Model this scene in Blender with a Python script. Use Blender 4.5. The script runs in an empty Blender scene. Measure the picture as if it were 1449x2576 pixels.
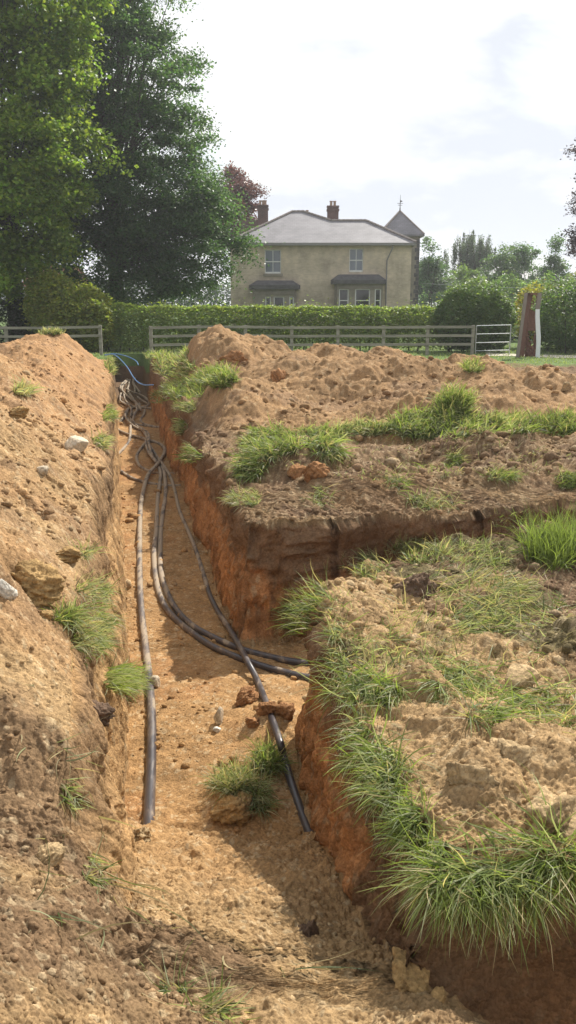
import bpy, bmesh, math, random
import numpy as np
from mathutils import Vector, Matrix, noise as mnoise
random.seed(7); RNG = np.random.default_rng(7)
S = bpy.context.scene
C = S.collection
R = math.radians
F = 2144.0; PITCH = R(13.7); CP, SP = math.cos(PITCH), math.sin(PITCH); EYE = 2.0

# ------------------------------------------------------------------ noise
def _h(ix, iy, seed):
    ix = ix & 0xffffff; iy = iy & 0xffffff
    n = (ix.astype(np.uint32) * np.uint32(374761393) + iy.astype(np.uint32) * np.uint32(668265263)
         + np.uint32((seed * 2246822519) & 0xffffffff))
    n = (n ^ (n >> np.uint32(13))) * np.uint32(1274126177)
    n = (n ^ (n >> np.uint32(15))) * np.uint32(2246822519)
    n ^= n >> np.uint32(16)
    return (n & np.uint32(0xffffff)).astype(np.float32) / np.float32(0xffffff)

def vnoise(x, y, seed=0):
    x = np.asarray(x, dtype=np.float64); y = np.asarray(y, dtype=np.float64)
    fx = np.floor(x); fy = np.floor(y)
    ix = fx.astype(np.int64) & 0xffffff; iy = fy.astype(np.int64) & 0xffffff
    tx = (x - fx).astype(np.float32); ty = (y - fy).astype(np.float32)
    tx = tx * tx * tx * (tx * (tx * 6 - 15) + 10); ty = ty * ty * ty * (ty * (ty * 6 - 15) + 10)
    a = _h(ix, iy, seed); b = _h(ix + 1, iy, seed); c = _h(ix, iy + 1, seed); d = _h(ix + 1, iy + 1, seed)
    return (a + (b - a) * tx) * (1 - ty) + (c + (d - c) * tx) * ty * 1.0 - 0.5

def fbm(x, y, o=4, seed=0, g=0.5):
    s = 0; a = 1.0; ca, sa = math.cos(0.6), math.sin(0.6)
    for i in range(o):
        s = s + a * vnoise(x, y, seed + i * 17)
        x, y = (x * ca - y * sa) * 2.03 + 3.1, (x * sa + y * ca) * 2.03 + 7.7
        a *= g
    return s

def grains(x, y, seed=0):
    """round lumps, one per cell, each of its own size: 0..1"""
    fx = np.floor(x); fy = np.floor(y)
    best = np.zeros(x.shape, np.float32)
    for i in (-1, 0, 1):
        for j in (-1, 0, 1):
            cx = fx + i; cy = fy + j
            ix = cx.astype(np.int64) & 0xffffff; iy = cy.astype(np.int64) & 0xffffff
            px = cx + 0.15 + 0.7 * _h(ix, iy, seed); py = cy + 0.15 + 0.7 * _h(ix, iy, seed + 5)
            r = 0.25 + 0.55 * _h(ix, iy, seed + 9) ** 2
            st = 0.7 + 0.7 * _h(ix, iy, seed + 13)
            d2 = ((x - px) * st) ** 2 + ((y - py) / st) ** 2
            h = np.sqrt(np.maximum(0, r * r - d2)).astype(np.float32)
            np.maximum(best, h, out=best)
    return best

def sstep(a, b, x):
    t = np.clip((x - a) / (b - a), 0, 1)
    return t * t * (3 - 2 * t)

# ------------------------------------------------------------------ the dug ground, as a height over x, y
TR = [(-.40, 1.2), (-.62, 2.9), (-.80, 3.8), (-1.06, 4.95), (-1.46, 7.2), (-2.50, 12.4), (-4.10, 20.4), (-7.22, 36.0),
      (-6.12, 36.0), (-3.02, 20.3), (-1.50, 12.7), (-.46, 7.5), (.7, 7.78), (3.0, 8.35), (9, 9.8),
      (9, 8.6), (3.0, 7.45), (1.35, 7.05), (.58, 6.35), (-.02, 5.56), (.02, 5.15), (.15, 4.5), (.23, 3.68), (.37, 3.05), (.42, 2.52),
      (1.1, 2.55), (3, 2.75), (9, 3.3), (9, 1.2)]
TRA = np.array(TR)

def sdf(x, y, poly=TRA):
    n = len(poly)
    d2 = np.full(x.shape, 1e9); s = np.ones(x.shape)
    for i in range(n):
        ax, ay = poly[i]; bx, by = poly[i - 1]
        ex, ey = bx - ax, by - ay
        wx, wy = x - ax, y - ay
        t = np.clip((wx * ex + wy * ey) / (ex * ex + ey * ey), 0, 1)
        dx, dy = wx - ex * t, wy - ey * t
        d2 = np.minimum(d2, dx * dx + dy * dy)
        c1 = y >= ay; c2 = y < by; c3 = ex * wy > ey * wx
        flip = (c1 & c2 & c3) | (~c1 & ~c2 & ~c3)
        s = np.where(flip, -s, s)
    return s * np.sqrt(d2)

HEAPS = [(-1.25, 20.0, 1.14, 2.4, 4.2), (-2.2, 21.0, .95, 1.7, 3.6), (-1.9, 24.5, 1.0, 1.8, 3.5), (.6, 18.2, .98, 2.6, 4.2), (2.3, 17.2, .86, 2.4, 4.4), (3.6, 17, .82, 1.7, 3.8),
         (5.0, 15.6, .72, 1.9, 3.0), (6.6, 15.4, .95, 1.7, 3.0), (9.3, 15.8, .98, 2.6, 3.6), (12, 15.5, 1.2, 2.8, 3.6),
         (-.75, 14.8, .62, 1.35, 2.6), (2.1, 12.9, .62, 1.5, 1.8), (4.3, 12.8, .45, 1.4, 1.8), (-2.3, 17.0, .5, 1.0, 2.8), (.4, 12.8, .42, 1.2, 1.6)]
BUMPS = [  # x, y, h, rx, ry : lumps of turf and topsoil by the edges
    (.25, 10.3, .34, .9, .75), (1.2, 10.7, .22, .6, .6), (2.5, 10.6, .38, .95, .7), (2.6, 11.8, .4, .6, .6), (4.3, 10.8, .3, .9, .7), (5.8, 10.6, .25, .7, .6),
    (.95, 8.95, .24, .85, .5), (3.6, 9.6, .26, 1.0, .55), (2.2, 9.4, .2, .6, .4), (-.05, 8.6, .10, .4, .5),
    (-2.15, 15.1, .3, .7, 1.3), (-1.35, 14.9, .3, .5, .8), (-2.6, 17.5, .25, .5, 1.6), (-4.1, 25, .45, .9, 3.2), (-5.0, 29, .4, .9, 2.5),
    (1.05, 7.0, .13, .45, .28), (.55, 6.2, .08, .25, .2), (2.6, 6.8, .12, .5, .5),
    (1.35, 3.2, .16, .46, .40), (1.0, 3.6, .12, .3, .3), (.78, 3.25, .10, .2, .22), (.72, 4.1, .10, .16, .16), (1.9, 3.6, .22, .5, .45),
    (2.1, 4.7, .12, .5, .4), (.45, 5.1, .07, .35, .6), (1.5, 5.6, .07, .5, .4)]

def height(x, y, detail=2):
    """returns z and a dict of masks"""
    x = np.asarray(x, float); y = np.asarray(y, float)
    d0 = sdf(x, y)
    q = x + .2 * y
    near = 1 - sstep(28, 31, y)
    dw = d0 + near * np.where(q < .5, .55, 1) * (.10 * fbm(x * 1.3, y * 1.3, 3, 3) + .20 * sstep(1.3, 2.2, q) * (y > 5) * fbm(x * 1.1 + 7, y * .7, 4, 4) + .05 * fbm(x * 6, y * 6, 2, 5))
    # outer surface
    G = near * .09 * fbm(x * .9, y * .9, 4, 11)
    dl = -(q + .12) + .12 * fbm(y * .5, x * .2, 3, 21)
    yy = np.clip(y, 2.6, 60)
    hh = 1.22 * (1 - sstep(25.5, 29.5, y)) * (.45 + .55 * sstep(1.5, 5.0, y)) * (1 + .35 * fbm(y * .28, y * 0 + 3, 2, 31))
    ridge = 1.6 + .25 * vnoise(y * .3, y * 0 + 9, 33)
    up = np.clip((dl - .02) / ridge, 0, 1); dn = np.clip(1 - (dl - ridge) / 3.2, 0, 1)
    prof = np.where(dl < ridge, up ** .9, dn)
    prof = prof * (1 - .18 * sstep(.7, 1.0, prof))
    LH = hh * prof * (dl > 0)
    LH = LH * (1 + .30 * fbm(x * .8, y * .8, 3, 35)) + (LH > .02) * .10 * fbm(x * 2.2, y * 2.2, 3, 37) * np.minimum(1, LH * 4)
    RH = np.zeros(x.shape)
    wx = x + .35 * fbm(x * .7, y * .7, 2, 41); wy = y + .5 * fbm(x * .7 + 9, y * .7, 2, 43)
    for (hx, hy, h, rx, ry) in HEAPS:
        r = np.sqrt(((wx - hx) / rx) ** 2 + ((wy - hy) / ry) ** 2)
        v = h * 1.22 * np.clip(1.10 - np.sqrt(r * r + .09), 0, 1)
        RH = np.maximum(RH, v) + .22 * np.minimum(RH, v)
    RH = RH * sstep(1.25, 1.9, q) * near * sstep(9.3, 11, y)
    RH = RH * (1 + .30 * fbm(x * 1.1, y * 1.1, 4, 45)) + np.minimum(1, RH * 3) * (.16 * np.abs(fbm(x * .8, y * .8, 4, 46, .55)) - .04 + .06 * fbm(x * 3.2, y * 3.2, 3, 48))
    B = np.zeros(x.shape)
    for (hx, hy, h, rx, ry) in BUMPS:
        r2 = ((wx * .5 + x * .5 - hx) / rx) ** 2 + ((wy * .5 + y * .5 - hy) / ry) ** 2
        B = np.maximum(B, h * np.exp(-r2 * r2 * .8 - r2 * .4))
    B = B * (1 + .5 * fbm(x * 3, y * 3, 3, 47))
    heapL = sstep(.05, .25, LH); heapR = sstep(.06, .22, RH)
    top = G + np.maximum(np.maximum(LH, RH), 0) + B
    # loose soil ramp the photographer stands on
    ramp = np.interp(y + .35 * fbm(x * .9, y * .9, 3, 51), [-3, 0, .9, 1.6, 2.2, 2.7, 3.3, 3.9, 4.4, 4.75], [.35, .38, .30, .06, -.16, -.33, -.52, -.80, -1.02, -1.3])
    ramp = ramp + .22 * sstep(-.3, -1.3, x) * (1 - sstep(2.6, 4.0, y)) - .18 * np.exp(-((x - .35) / .4) ** 2 - ((y - 3.1) / .45) ** 2) \
        + .07 * np.exp(-((x + .52) / .26) ** 2 - ((y - 2.6) / .22) ** 2) * (1 + 2 * fbm(x * 9, y * 9, 3, 83)) + .06 * np.exp(-((x + .9) / .2) ** 2 - ((y - 2.25) / .2) ** 2) \
        - .34 * sstep(.45, .9, x) * sstep(1.3, 2.1, y)
    floor = -1.12 + .06 * fbm(x * .8, y * .8, 3, 53)
    floor = floor + .16 * np.exp(-((x + .12) / .33) ** 2 - ((y - 5.75) / .38) ** 2)     # clods fallen off the bank
    floor = floor + .14 * np.exp(-((x + .30) / .25) ** 2 - ((y - 4.85) / .25) ** 2)
    inner = np.maximum(floor, ramp)
    fg = (1 - sstep(2.7, 3.5, y + .25 * vnoise(x * 2, y * 2, 55))) * (x < .3) + (1 - sstep(1.3, 2.0, y)) * (x >= .3)
    fg = np.clip(fg, 0, 1)
    top = top * (1 - fg) + (np.maximum(ramp, 0 * ramp - .4) + .35 * LH + .05) * fg
    ww = .11 + .05 * vnoise(x * .6, y * .6, 57) + .10 * sstep(0, .25, -(q)) * (1 - sstep(8, 10, y)) + .05
    ww = ww + .05 * sstep(.42, .62, x) * (y < 4)
    t = np.clip(dw / ww, 0, 1)
    tt = t ** .85
    z = inner * (1 - tt) + top * tt
    z = np.where(dw <= 0, inner, z)
    wall = ((t > .03) & (t < .97)) * np.clip((top - inner) / .35, 0, 1) * (1 - .9 * fg)
    outside = (t >= .97)
    inr = (ramp > floor - .02) & (dw < ww)
    m = dict(d=dw, t=t, wall=wall, heapL=heapL * outside, heapR=heapR * outside, ramp=ramp, fg=fg, q=q, top=top, inner=inner, B=B, near=near, inr=inr, LH=LH, RH=RH)
    if detail:
        soft = np.where(m['wall'] > .3, .25, 1.0) * near
        floorm = (dw < 0) & ~inr
        amp = np.where(floorm, .35, 1.0) * soft
        turf = sstep(.0, .12, .12 - LH) * sstep(0, .12, .12 - RH) * outside * (fg < .3)
        m['turf'] = turf
        n = .085 * grains(x * 4.3 + .5 * vnoise(x * 5, y * 5, 61), y * 4.3 + .5 * vnoise(x * 5, y * 5, 62), 63) * np.clip(2.6 * fbm(x * 1.1, y * 1.1, 3, 64) + .25, .04, 1.5) * np.where(y < 4.6, .55, 1)
        n = n + .034 * grains(x * 11 + .5 * vnoise(x * 14, y * 14, 66), y * 11, 65) * np.clip(.8 + 2 * vnoise(x * 3, y * 3, 68), .15, 1.6) * np.where(y < 4.6, .30, 1) + .06 * np.abs(fbm(x * 4, y * 4, 5, 72, .6)) + .02 * np.abs(fbm(x * 17, y * 17, 3, 74, .6)) + .012 * fbm(x * 9, y * 9, 3, 67)
        if detail > 1:
            w1 = vnoise(x * 38, y * 38, 76); w2 = vnoise(x * 38, y * 38, 77); pm = np.clip(.75 + 2.2 * fbm(x * 2.2, y * 2.2, 2, 78), .12, 1.5)
            n = n + .015 * pm * grains(x * 32 + 1.2 * w1, y * 32 + 1.2 * w2, 69) + .009 * grains(x * 52 + w2, y * 52 + w1, 71) + .012 * np.abs(fbm(x * 30, y * 30, 3, 79, .65))
        z = z + n * amp
    return z, m

# ------------------------------------------------------------------ mesh helpers
def mesh_np(name, V, Q, mat, col=None, smooth=True, uv=None):
    """V (n,3); Q (m,k) with k 3 or 4"""
    me = bpy.data.meshes.new(name)
    V = np.ascontiguousarray(V, np.float32); Q = np.ascontiguousarray(Q, np.int32)
    k = Q.shape[1]
    me.vertices.add(len(V)); me.vertices.foreach_set('co', V.ravel())
    me.loops.add(Q.size); me.loops.foreach_set('vertex_index', Q.ravel())
    me.polygons.add(len(Q)); me.polygons.foreach_set('loop_start', np.arange(0, Q.size, k, dtype=np.int32))
    me.update(calc_edges=True)
    if smooth: me.polygons.foreach_set('use_smooth', np.ones(len(Q), bool))
    if col is not None:
        a = me.color_attributes.new('Col', 'FLOAT_COLOR', 'POINT')
        c = np.ones((len(V), 4), np.float32); c[:, :3] = col
        a.data.foreach_set('color', c.ravel())
    if mat: me.materials.append(mat)
    return me

def link(name, me, parent=None, loc=None):
    o = bpy.data.objects.new(name, me); C.objects.link(o)
    if parent: o.parent = parent
    if loc is not None: o.location = loc
    return o

def tag(o, label=None, cat=None, group=None, kind=None):
    if label: o['label'] = label
    if cat: o['category'] = cat
    if group: o['group'] = group
    if kind: o['kind'] = kind
    return o

def empty(name, loc, rz=0):
    o = bpy.data.objects.new(name, None); C.objects.link(o); o.location = loc; o.rotation_euler = (0, 0, rz)
    o.empty_display_size = .2
    return o

def ray(u, v):
    a = (np.asarray(u, float) - 724.5) / F; b = (1288 - np.asarray(v, float)) / F
    return a, CP + b * SP, -SP + b * CP

def on_plane(u, v, z):
    dx, dy, dz = ray(u, v); t = (z - EYE) / dz
    return dx * t, dy * t, z + 0 * t

def at_y(u, v, y):
    dx, dy, dz = ray(u, v); t = y / dy
    return float(dx * t), y, float(EYE + dz * t)

_T = {}
def zfast(x, y):
    if not _T:
        ly = np.linspace(math.log(.8), math.log(60), 900); sv = np.linspace(-1, 1, 700)
        Yg = np.exp(ly)[:, None] + 0 * sv[None]; Xg = sv[None] * (.46 * Yg + .8)
        _T['z'] = height(Xg, Yg, 0)[0]
    Z = _T['z']; a = np.clip((np.log(np.clip(y, .81, 59)) - math.log(.8)) / (math.log(60) - math.log(.8)) * 899, 0, 897.999)
    b = np.clip((x / (.46 * np.clip(y, .8, 60) + .8) + 1) / 2 * 699, 0, 697.999)
    i = a.astype(int); j = b.astype(int); fa = a - i; fb = b - j
    return (Z[i, j] * (1 - fa) + Z[i + 1, j] * fa) * (1 - fb) + (Z[i, j + 1] * (1 - fa) + Z[i + 1, j + 1] * fa) * fb

def hit(u, v, detail=1):
    """where the line of sight through a spot of the photograph meets the ground"""
    dx, dy, dz = [np.atleast_1d(np.asarray(k, float)) for k in ray(u, v)]
    dx = dx + 0 * dy
    n = max(len(dx), len(dy)); dx = np.broadcast_to(dx, n).copy(); dy = np.broadcast_to(dy, n).copy(); dz = np.broadcast_to(dz, n).copy()
    t = np.full(n, 1.5); done = np.zeros(n, bool); tp = t.copy()
    for i in range(420):
        x, y, z = dx * t, dy * t, EYE + dz * t
        act = ~done
        if not act.any(): break
        h = np.zeros(n); h[act] = zfast(x[act], y[act])
        newd = act & (z < h)
        done |= newd
        step = np.maximum(.006 * t, .35 * np.maximum(0, z - h) * .8)
        step = np.minimum(step, .03 * t)
        tp = np.where(act & ~newd, t, tp)
        t = np.where(act & ~newd, t + step, t)
    lo, hi = tp, t
    for i in range(12):
        mid = (lo + hi) / 2
        h = zfast(dx * mid, dy * mid)
        below = EYE + dz * mid < h
        hi = np.where(below, mid, hi); lo = np.where(below, lo, mid)
    x, y = dx * hi, dy * hi
    z = height(x, y, detail)[0] if detail else zfast(x, y)
    return np.stack([x, y, z], 1)

def hit1(u, v):
    p = hit([u], [v])[0]
    return Vector((float(p[0]), float(p[1]), float(p[2])))

# ------------------------------------------------------------------ materials
def newmat(name):
    m = bpy.data.materials.new(name); m.use_nodes = True
    nt = m.node_tree; b = nt.nodes['Principled BSDF']
    return m, nt, b

def N(nt, t, **k):
    n = nt.nodes.new(t)
    for a, v in k.items():
        if a in n.inputs: n.inputs[a].default_value = v
        else: setattr(n, a, v)
    return n

def simple(name, col, rough=.7, metal=0, var=.25, scale=8, bump=.0, spec=.4, bscale=None, stretch=None):
    m, nt, b = newmat(name)
    tc = N(nt, 'ShaderNodeTexCoord')
    src = tc.outputs['Object']
    if stretch:
        mp = N(nt, 'ShaderNodeMapping'); mp.inputs['Scale'].default_value = stretch
        nt.links.new(src, mp.inputs['Vector']); src = mp.outputs['Vector']
    n = N(nt, 'ShaderNodeTexNoise', Scale=scale, Detail=6.0, Roughness=.6)
    nt.links.new(src, n.inputs['Vector'])
    r = N(nt, 'ShaderNodeMapRange'); r.inputs['From Min'].default_value = .3; r.inputs['From Max'].default_value = .7
    r.inputs['To Min'].default_value = 1 - var; r.inputs['To Max'].default_value = 1 + var
    nt.links.new(n.outputs['Fac'], r.inputs['Value'])
    mx = N(nt, 'ShaderNodeVectorMath', operation='SCALE'); mx.inputs[0].default_value = col
    nt.links.new(r.outputs['Result'], mx.inputs['Scale'])
    nt.links.new(mx.outputs['Vector'], b.inputs['Base Color'])
    b.inputs['Roughness'].default_value = rough; b.inputs['Metallic'].default_value = metal
    b.inputs['Specular IOR Level'].default_value = spec
    if bump:
        n2 = N(nt, 'ShaderNodeTexNoise', Scale=bscale or scale * 3, Detail=8.0, Roughness=.65)
        nt.links.new(src, n2.inputs['Vector'])
        bp = N(nt, 'ShaderNodeBump', Strength=bump, Distance=.02)
        nt.links.new(n2.outputs['Fac'], bp.inputs['Height']); nt.links.new(bp.outputs['Normal'], b.inputs['Normal'])
    return m

def soil_mat():
    m, nt, b = newmat('soil')
    L = nt.links.new
    at = N(nt, 'ShaderNodeVertexColor', layer_name='Col')
    geo = N(nt, 'ShaderNodeNewGeometry')
    n1 = N(nt, 'ShaderNodeTexNoise', Scale=55.0, Detail=8.0, Roughness=.7); L(geo.outputs['Position'], n1.inputs['Vector'])
    n2 = N(nt, 'ShaderNodeTexNoise', Scale=5.0, Detail=6.0, Roughness=.6); L(geo.outputs['Position'], n2.inputs['Vector'])
    vo = N(nt, 'ShaderNodeTexVoronoi', Scale=70.0); L(geo.outputs['Position'], vo.inputs['Vector'])
    r1 = N(nt, 'ShaderNodeMapRange'); L(n1.outputs['Fac'], r1.inputs['Value'])
    for k, v in (('From Min', .3), ('From Max', .7), ('To Min', .72), ('To Max', 1.28)): r1.inputs[k].default_value = v
    r2 = N(nt, 'ShaderNodeMapRange'); L(n2.outputs['Fac'], r2.inputs['Value'])
    for k, v in (('From Min', .3), ('From Max', .7), ('To Min', .85), ('To Max', 1.15)): r2.inputs[k].default_value = v
    sc = N(nt, 'ShaderNodeSeparateColor'); L(vo.outputs['Color'], sc.inputs['Color'])
    r3 = N(nt, 'ShaderNodeMapRange'); L(sc.outputs[0], r3.inputs['Value'])
    for k, v in (('To Min', .82), ('To Max', 1.2)): r3.inputs[k].default_value = v
    a = N(nt, 'ShaderNodeMath', operation='MULTIPLY'); L(r1.outputs[0], a.inputs[0]); L(r2.outputs[0], a.inputs[1])
    a2 = N(nt, 'ShaderNodeMath', operation='MULTIPLY'); L(a.outputs[0], a2.inputs[0]); L(r3.outputs[0], a2.inputs[1])
    mx = N(nt, 'ShaderNodeVectorMath', operation='SCALE'); L(at.outputs['Color'], mx.inputs[0]); L(a2.outputs[0], mx.inputs['Scale'])
    L(mx.outputs['Vector'], b.inputs['Base Color'])
    b.inputs['Roughness'].default_value = .95; b.inputs['Specular IOR Level'].default_value = .12
    n3 = N(nt, 'ShaderNodeTexNoise', Scale=38.0, Detail=10.0, Roughness=.75); L(geo.outputs['Position'], n3.inputs['Vector'])
    bp = N(nt, 'ShaderNodeBump', Strength=.8, Distance=.018); L(n3.outputs['Fac'], bp.inputs['Height'])
    bp2 = N(nt, 'ShaderNodeBump', Strength=.5, Distance=.008); bp2.invert = True
    L(vo.outputs['Distance'], bp2.inputs['Height']); L(bp.outputs['Normal'], bp2.inputs['Normal'])
    L(bp2.outputs['Normal'], b.inputs['Normal'])
    return m

def leaf_mat(name, trans=.45, gloss=.35, rough=.45):
    m, nt, b = newmat(name)
    L = nt.links.new
    at = N(nt, 'ShaderNodeVertexColor', layer_name='Col')
    b.inputs['Roughness'].default_value = rough; b.inputs['Specular IOR Level'].default_value = gloss
    L(at.outputs['Color'], b.inputs['Base Color'])
    tr = N(nt, 'ShaderNodeBsdfTranslucent')
    mul = N(nt, 'ShaderNodeVectorMath', operation='MULTIPLY'); mul.inputs[1].default_value = (1.4, 1.45, .75)
    L(at.outputs['Color'], mul.inputs[0]); L(mul.outputs[0], tr.inputs['Color'])
    mx = N(nt, 'ShaderNodeMixShader'); mx.inputs[0].default_value = trans
    L(b.outputs[0], mx.inputs[1]); L(tr.outputs[0], mx.inputs[2])
    L(mx.outputs[0], nt.nodes['Material Output'].inputs['Surface'])
    return m

SOIL = soil_mat()
LEAF = leaf_mat('leaf', .52, .32, .45)
LEAFP = leaf_mat('purple_leaf', .25, .4, .45)
GRASS = leaf_mat('grass_blade', .45, .28, .5)
BARK = simple('bark', (.07, .06, .045), .9, var=.4, scale=6, bump=.6, stretch=(1, 1, .2))
DUCT = simple('duct_plastic', (.045, .038, .036), .42, var=.5, scale=9, bump=.15, spec=.5)
WOOD = simple('weathered_wood', (.23, .215, .17), .85, var=.3, scale=3, bump=.3, stretch=(.3, 3, 3))

# ------------------------------------------------------------------ ground colours
TAN = np.array([.355, .235, .118]); ORANGE = np.array([.325, .175, .068]); RED = np.array([.31, .150, .062]); TOPS = np.array([.125, .079, .046])
HEAPC = np.array([.30, .172, .082]); TURFC = np.array([.10, .095, .04]); PALE = np.array([.50, .39, .24]); LAWNC = np.array([.095, .14, .045])

def mixc(c, k, m):
    m = np.clip(m, 0, 1)[..., None]
    return c * (1 - m) + k * m

def ground_colour(x, y, z, m):
    n1 = fbm(x * .9, y * .9, 4, 101); n2 = fbm(x * 3.1, y * 3.1, 4, 103); n3 = fbm(x * 14, y * 14, 3, 105)
    c = np.ones(x.shape + (3,)) * TAN
    c = mixc(c, HEAPC, sstep(-.1, .5, n1 + .2) * .6)
    # left heap: pale ochre near, redder and darker farther off
    k = sstep(7, 14, y)
    c = mixc(c, HEAPC * 1.12, k * .85 * (m['q'] < .3))
    c = mixc(c, TOPS * 1.7, sstep(.15, .55, n2 + n1 * .5) * .5 * (m['q'] < .3))
    # right side
    c = mixc(c, HEAPC * np.array([.90, .96, .98]) * (1.0 + .35 * n2[..., None]), (m['q'] >= .3) * (m['heapR']))
    c = mixc(c, TOPS * 1.6, (m['q'] >= .3) * m['heapR'] * sstep(.12, .45, n1 * .8 + n2 * .6) * .6)
    flat = (m['q'] >= .3) * (1 - m['heapR']) * (m['t'] > .5)
    dark = TOPS * (1.0 + .5 * np.clip(n2, -1, 1)[..., None])
    c = mixc(c, dark, flat * (y > 7.6) * (.75 + .5 * n2))
    # near block: mixed tan crumbs, dark soil
    nb = flat * (y <= 7.6) * (y > 2.2)
    c = mixc(c, TAN * .95, nb)
    c = mixc(c, TOPS * 1.25, nb * sstep(-.05, .25, n1 + .3 * n2 + .35 * (y > 4.3) * (x > .9) - .5 * (y < 3.9)))
    # turf ground
    c = mixc(c, TURFC, nb * sstep(.0, .3, n2 + .1 * (x > .8)) * (y > 4.2) * .6)
    # foreground: mixed
    fgm = np.clip(m['fg'] + m['inr'] * 1.0, 0, 1) * (y < 4.6)
    c = mixc(c, TAN * .98, fgm)
    c = mixc(c, np.array([.205, .132, .072]), fgm * sstep(-.1, .4, n1 * 1.2 + .9 * n2 + .15 - .35 * x) * .85 * sstep(4.3, 2.8, y))
    c = mixc(c, ORANGE, fgm * sstep(2.6, 4.2, y) * .5)
    dk = np.maximum(np.exp(-((x + .52) / .30) ** 2 - ((y - 2.6) / .25) ** 2), np.exp(-((x + .9) / .26) ** 2 - ((y - 2.25) / .22) ** 2))
    dk = np.maximum(dk, .8 * np.exp(-((x + 1.15) / .35) ** 2 - ((y - 3.2) / .5) ** 2))
    c = mixc(c, np.array([.185, .118, .066]), .85 * sstep(.30, .60, dk + .5 * n2) * (m['wall'] < .3))
    # trench
    fl = (m['d'] < 0) & ~m['inr']
    c = mixc(c, (ORANGE * .62 + TAN * .36) * (1 + .3 * n2[..., None]), fl * 1.0)
    c = mixc(c, RED * .8, fl * sstep(.1, .5, n1 + n2) * .5)
    w = m['wall']
    cross = (m['q'] > .5)
    wc = np.where(cross[..., None], RED * (1.05 + .3 * n2[..., None]), (TAN * .6 + ORANGE * .45) * (1 + .25 * n2[..., None]))
    s = x * 7 - y * 9
    streak = vnoise(s * 1.3, z * 1.2, 111) + .6 * vnoise(s * 5, z * 1.0, 113)
    wb = fbm(s * .45, z * 2.4, 4, 115); wf = fbm(s * 2.2, z * 11, 4, 117, .65)
    wc = wc * np.clip(1 + .26 * streak + .45 * wb + .38 * wf, .45, 1.6)[..., None]
    wc = mixc(wc, PALE * .7, (grains(s * 3.2, z * 15, 119) > .62) * .45)
    c = np.where((w > .2)[..., None], wc, c)
    # topsoil band at the lip
    south = sstep(.9, 1.6, m['q']) * (y > 6.8) * (y < 12) * .30
    wc_d = 0
    band = (w > .05) * sstep(-.42, -.22, z + south + .22 * wb + .12 * wf + .10 * n1) * (m['top'] > -.2)
    c = mixc(c, TOPS * 1.15, band * np.where(cross, .85, .6) * (1 - .0 * y)) 
    c = mixc(c, TOPS * 1.2, (w > .05) * (y < 3.4) * (x > .3) * .75)  # near block face: dark topsoil, with its shade painted in too
    c = mixc(c, TOPS * .8, (m['t'] < .97) * sstep(25, 30, y) * .85)  # shade at the trench's far end painted into walls and floor
    # pale grit
    g = grains(x * 13, y * 13, 120)
    c = mixc(c, PALE, (g > .62) * .25 * (y < 24) * (1 - w))
    g = grains(x * 31, y * 31, 121)
    c = mixc(c, PALE, (g > .6) * .45 * (y < 12) * (1 - w))
    c = c * (1 + .22 * n3[..., None])
    lawn = sstep(27, 30, y + n1) * (m['t'] > .5) * (m['heapR'] < .2)
    c = mixc(c, LAWNC * (1 + .4 * n2[..., None]), lawn)
    lawn2 = (m['LH'] < .02) * (m['q'] < -3) + (np.abs(x) > 16)
    c = mixc(c, LAWNC * (1 + .4 * n2[..., None]), np.clip(lawn2, 0, 1) * (y > 3))
    return np.clip(c, .01, .9)

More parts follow.
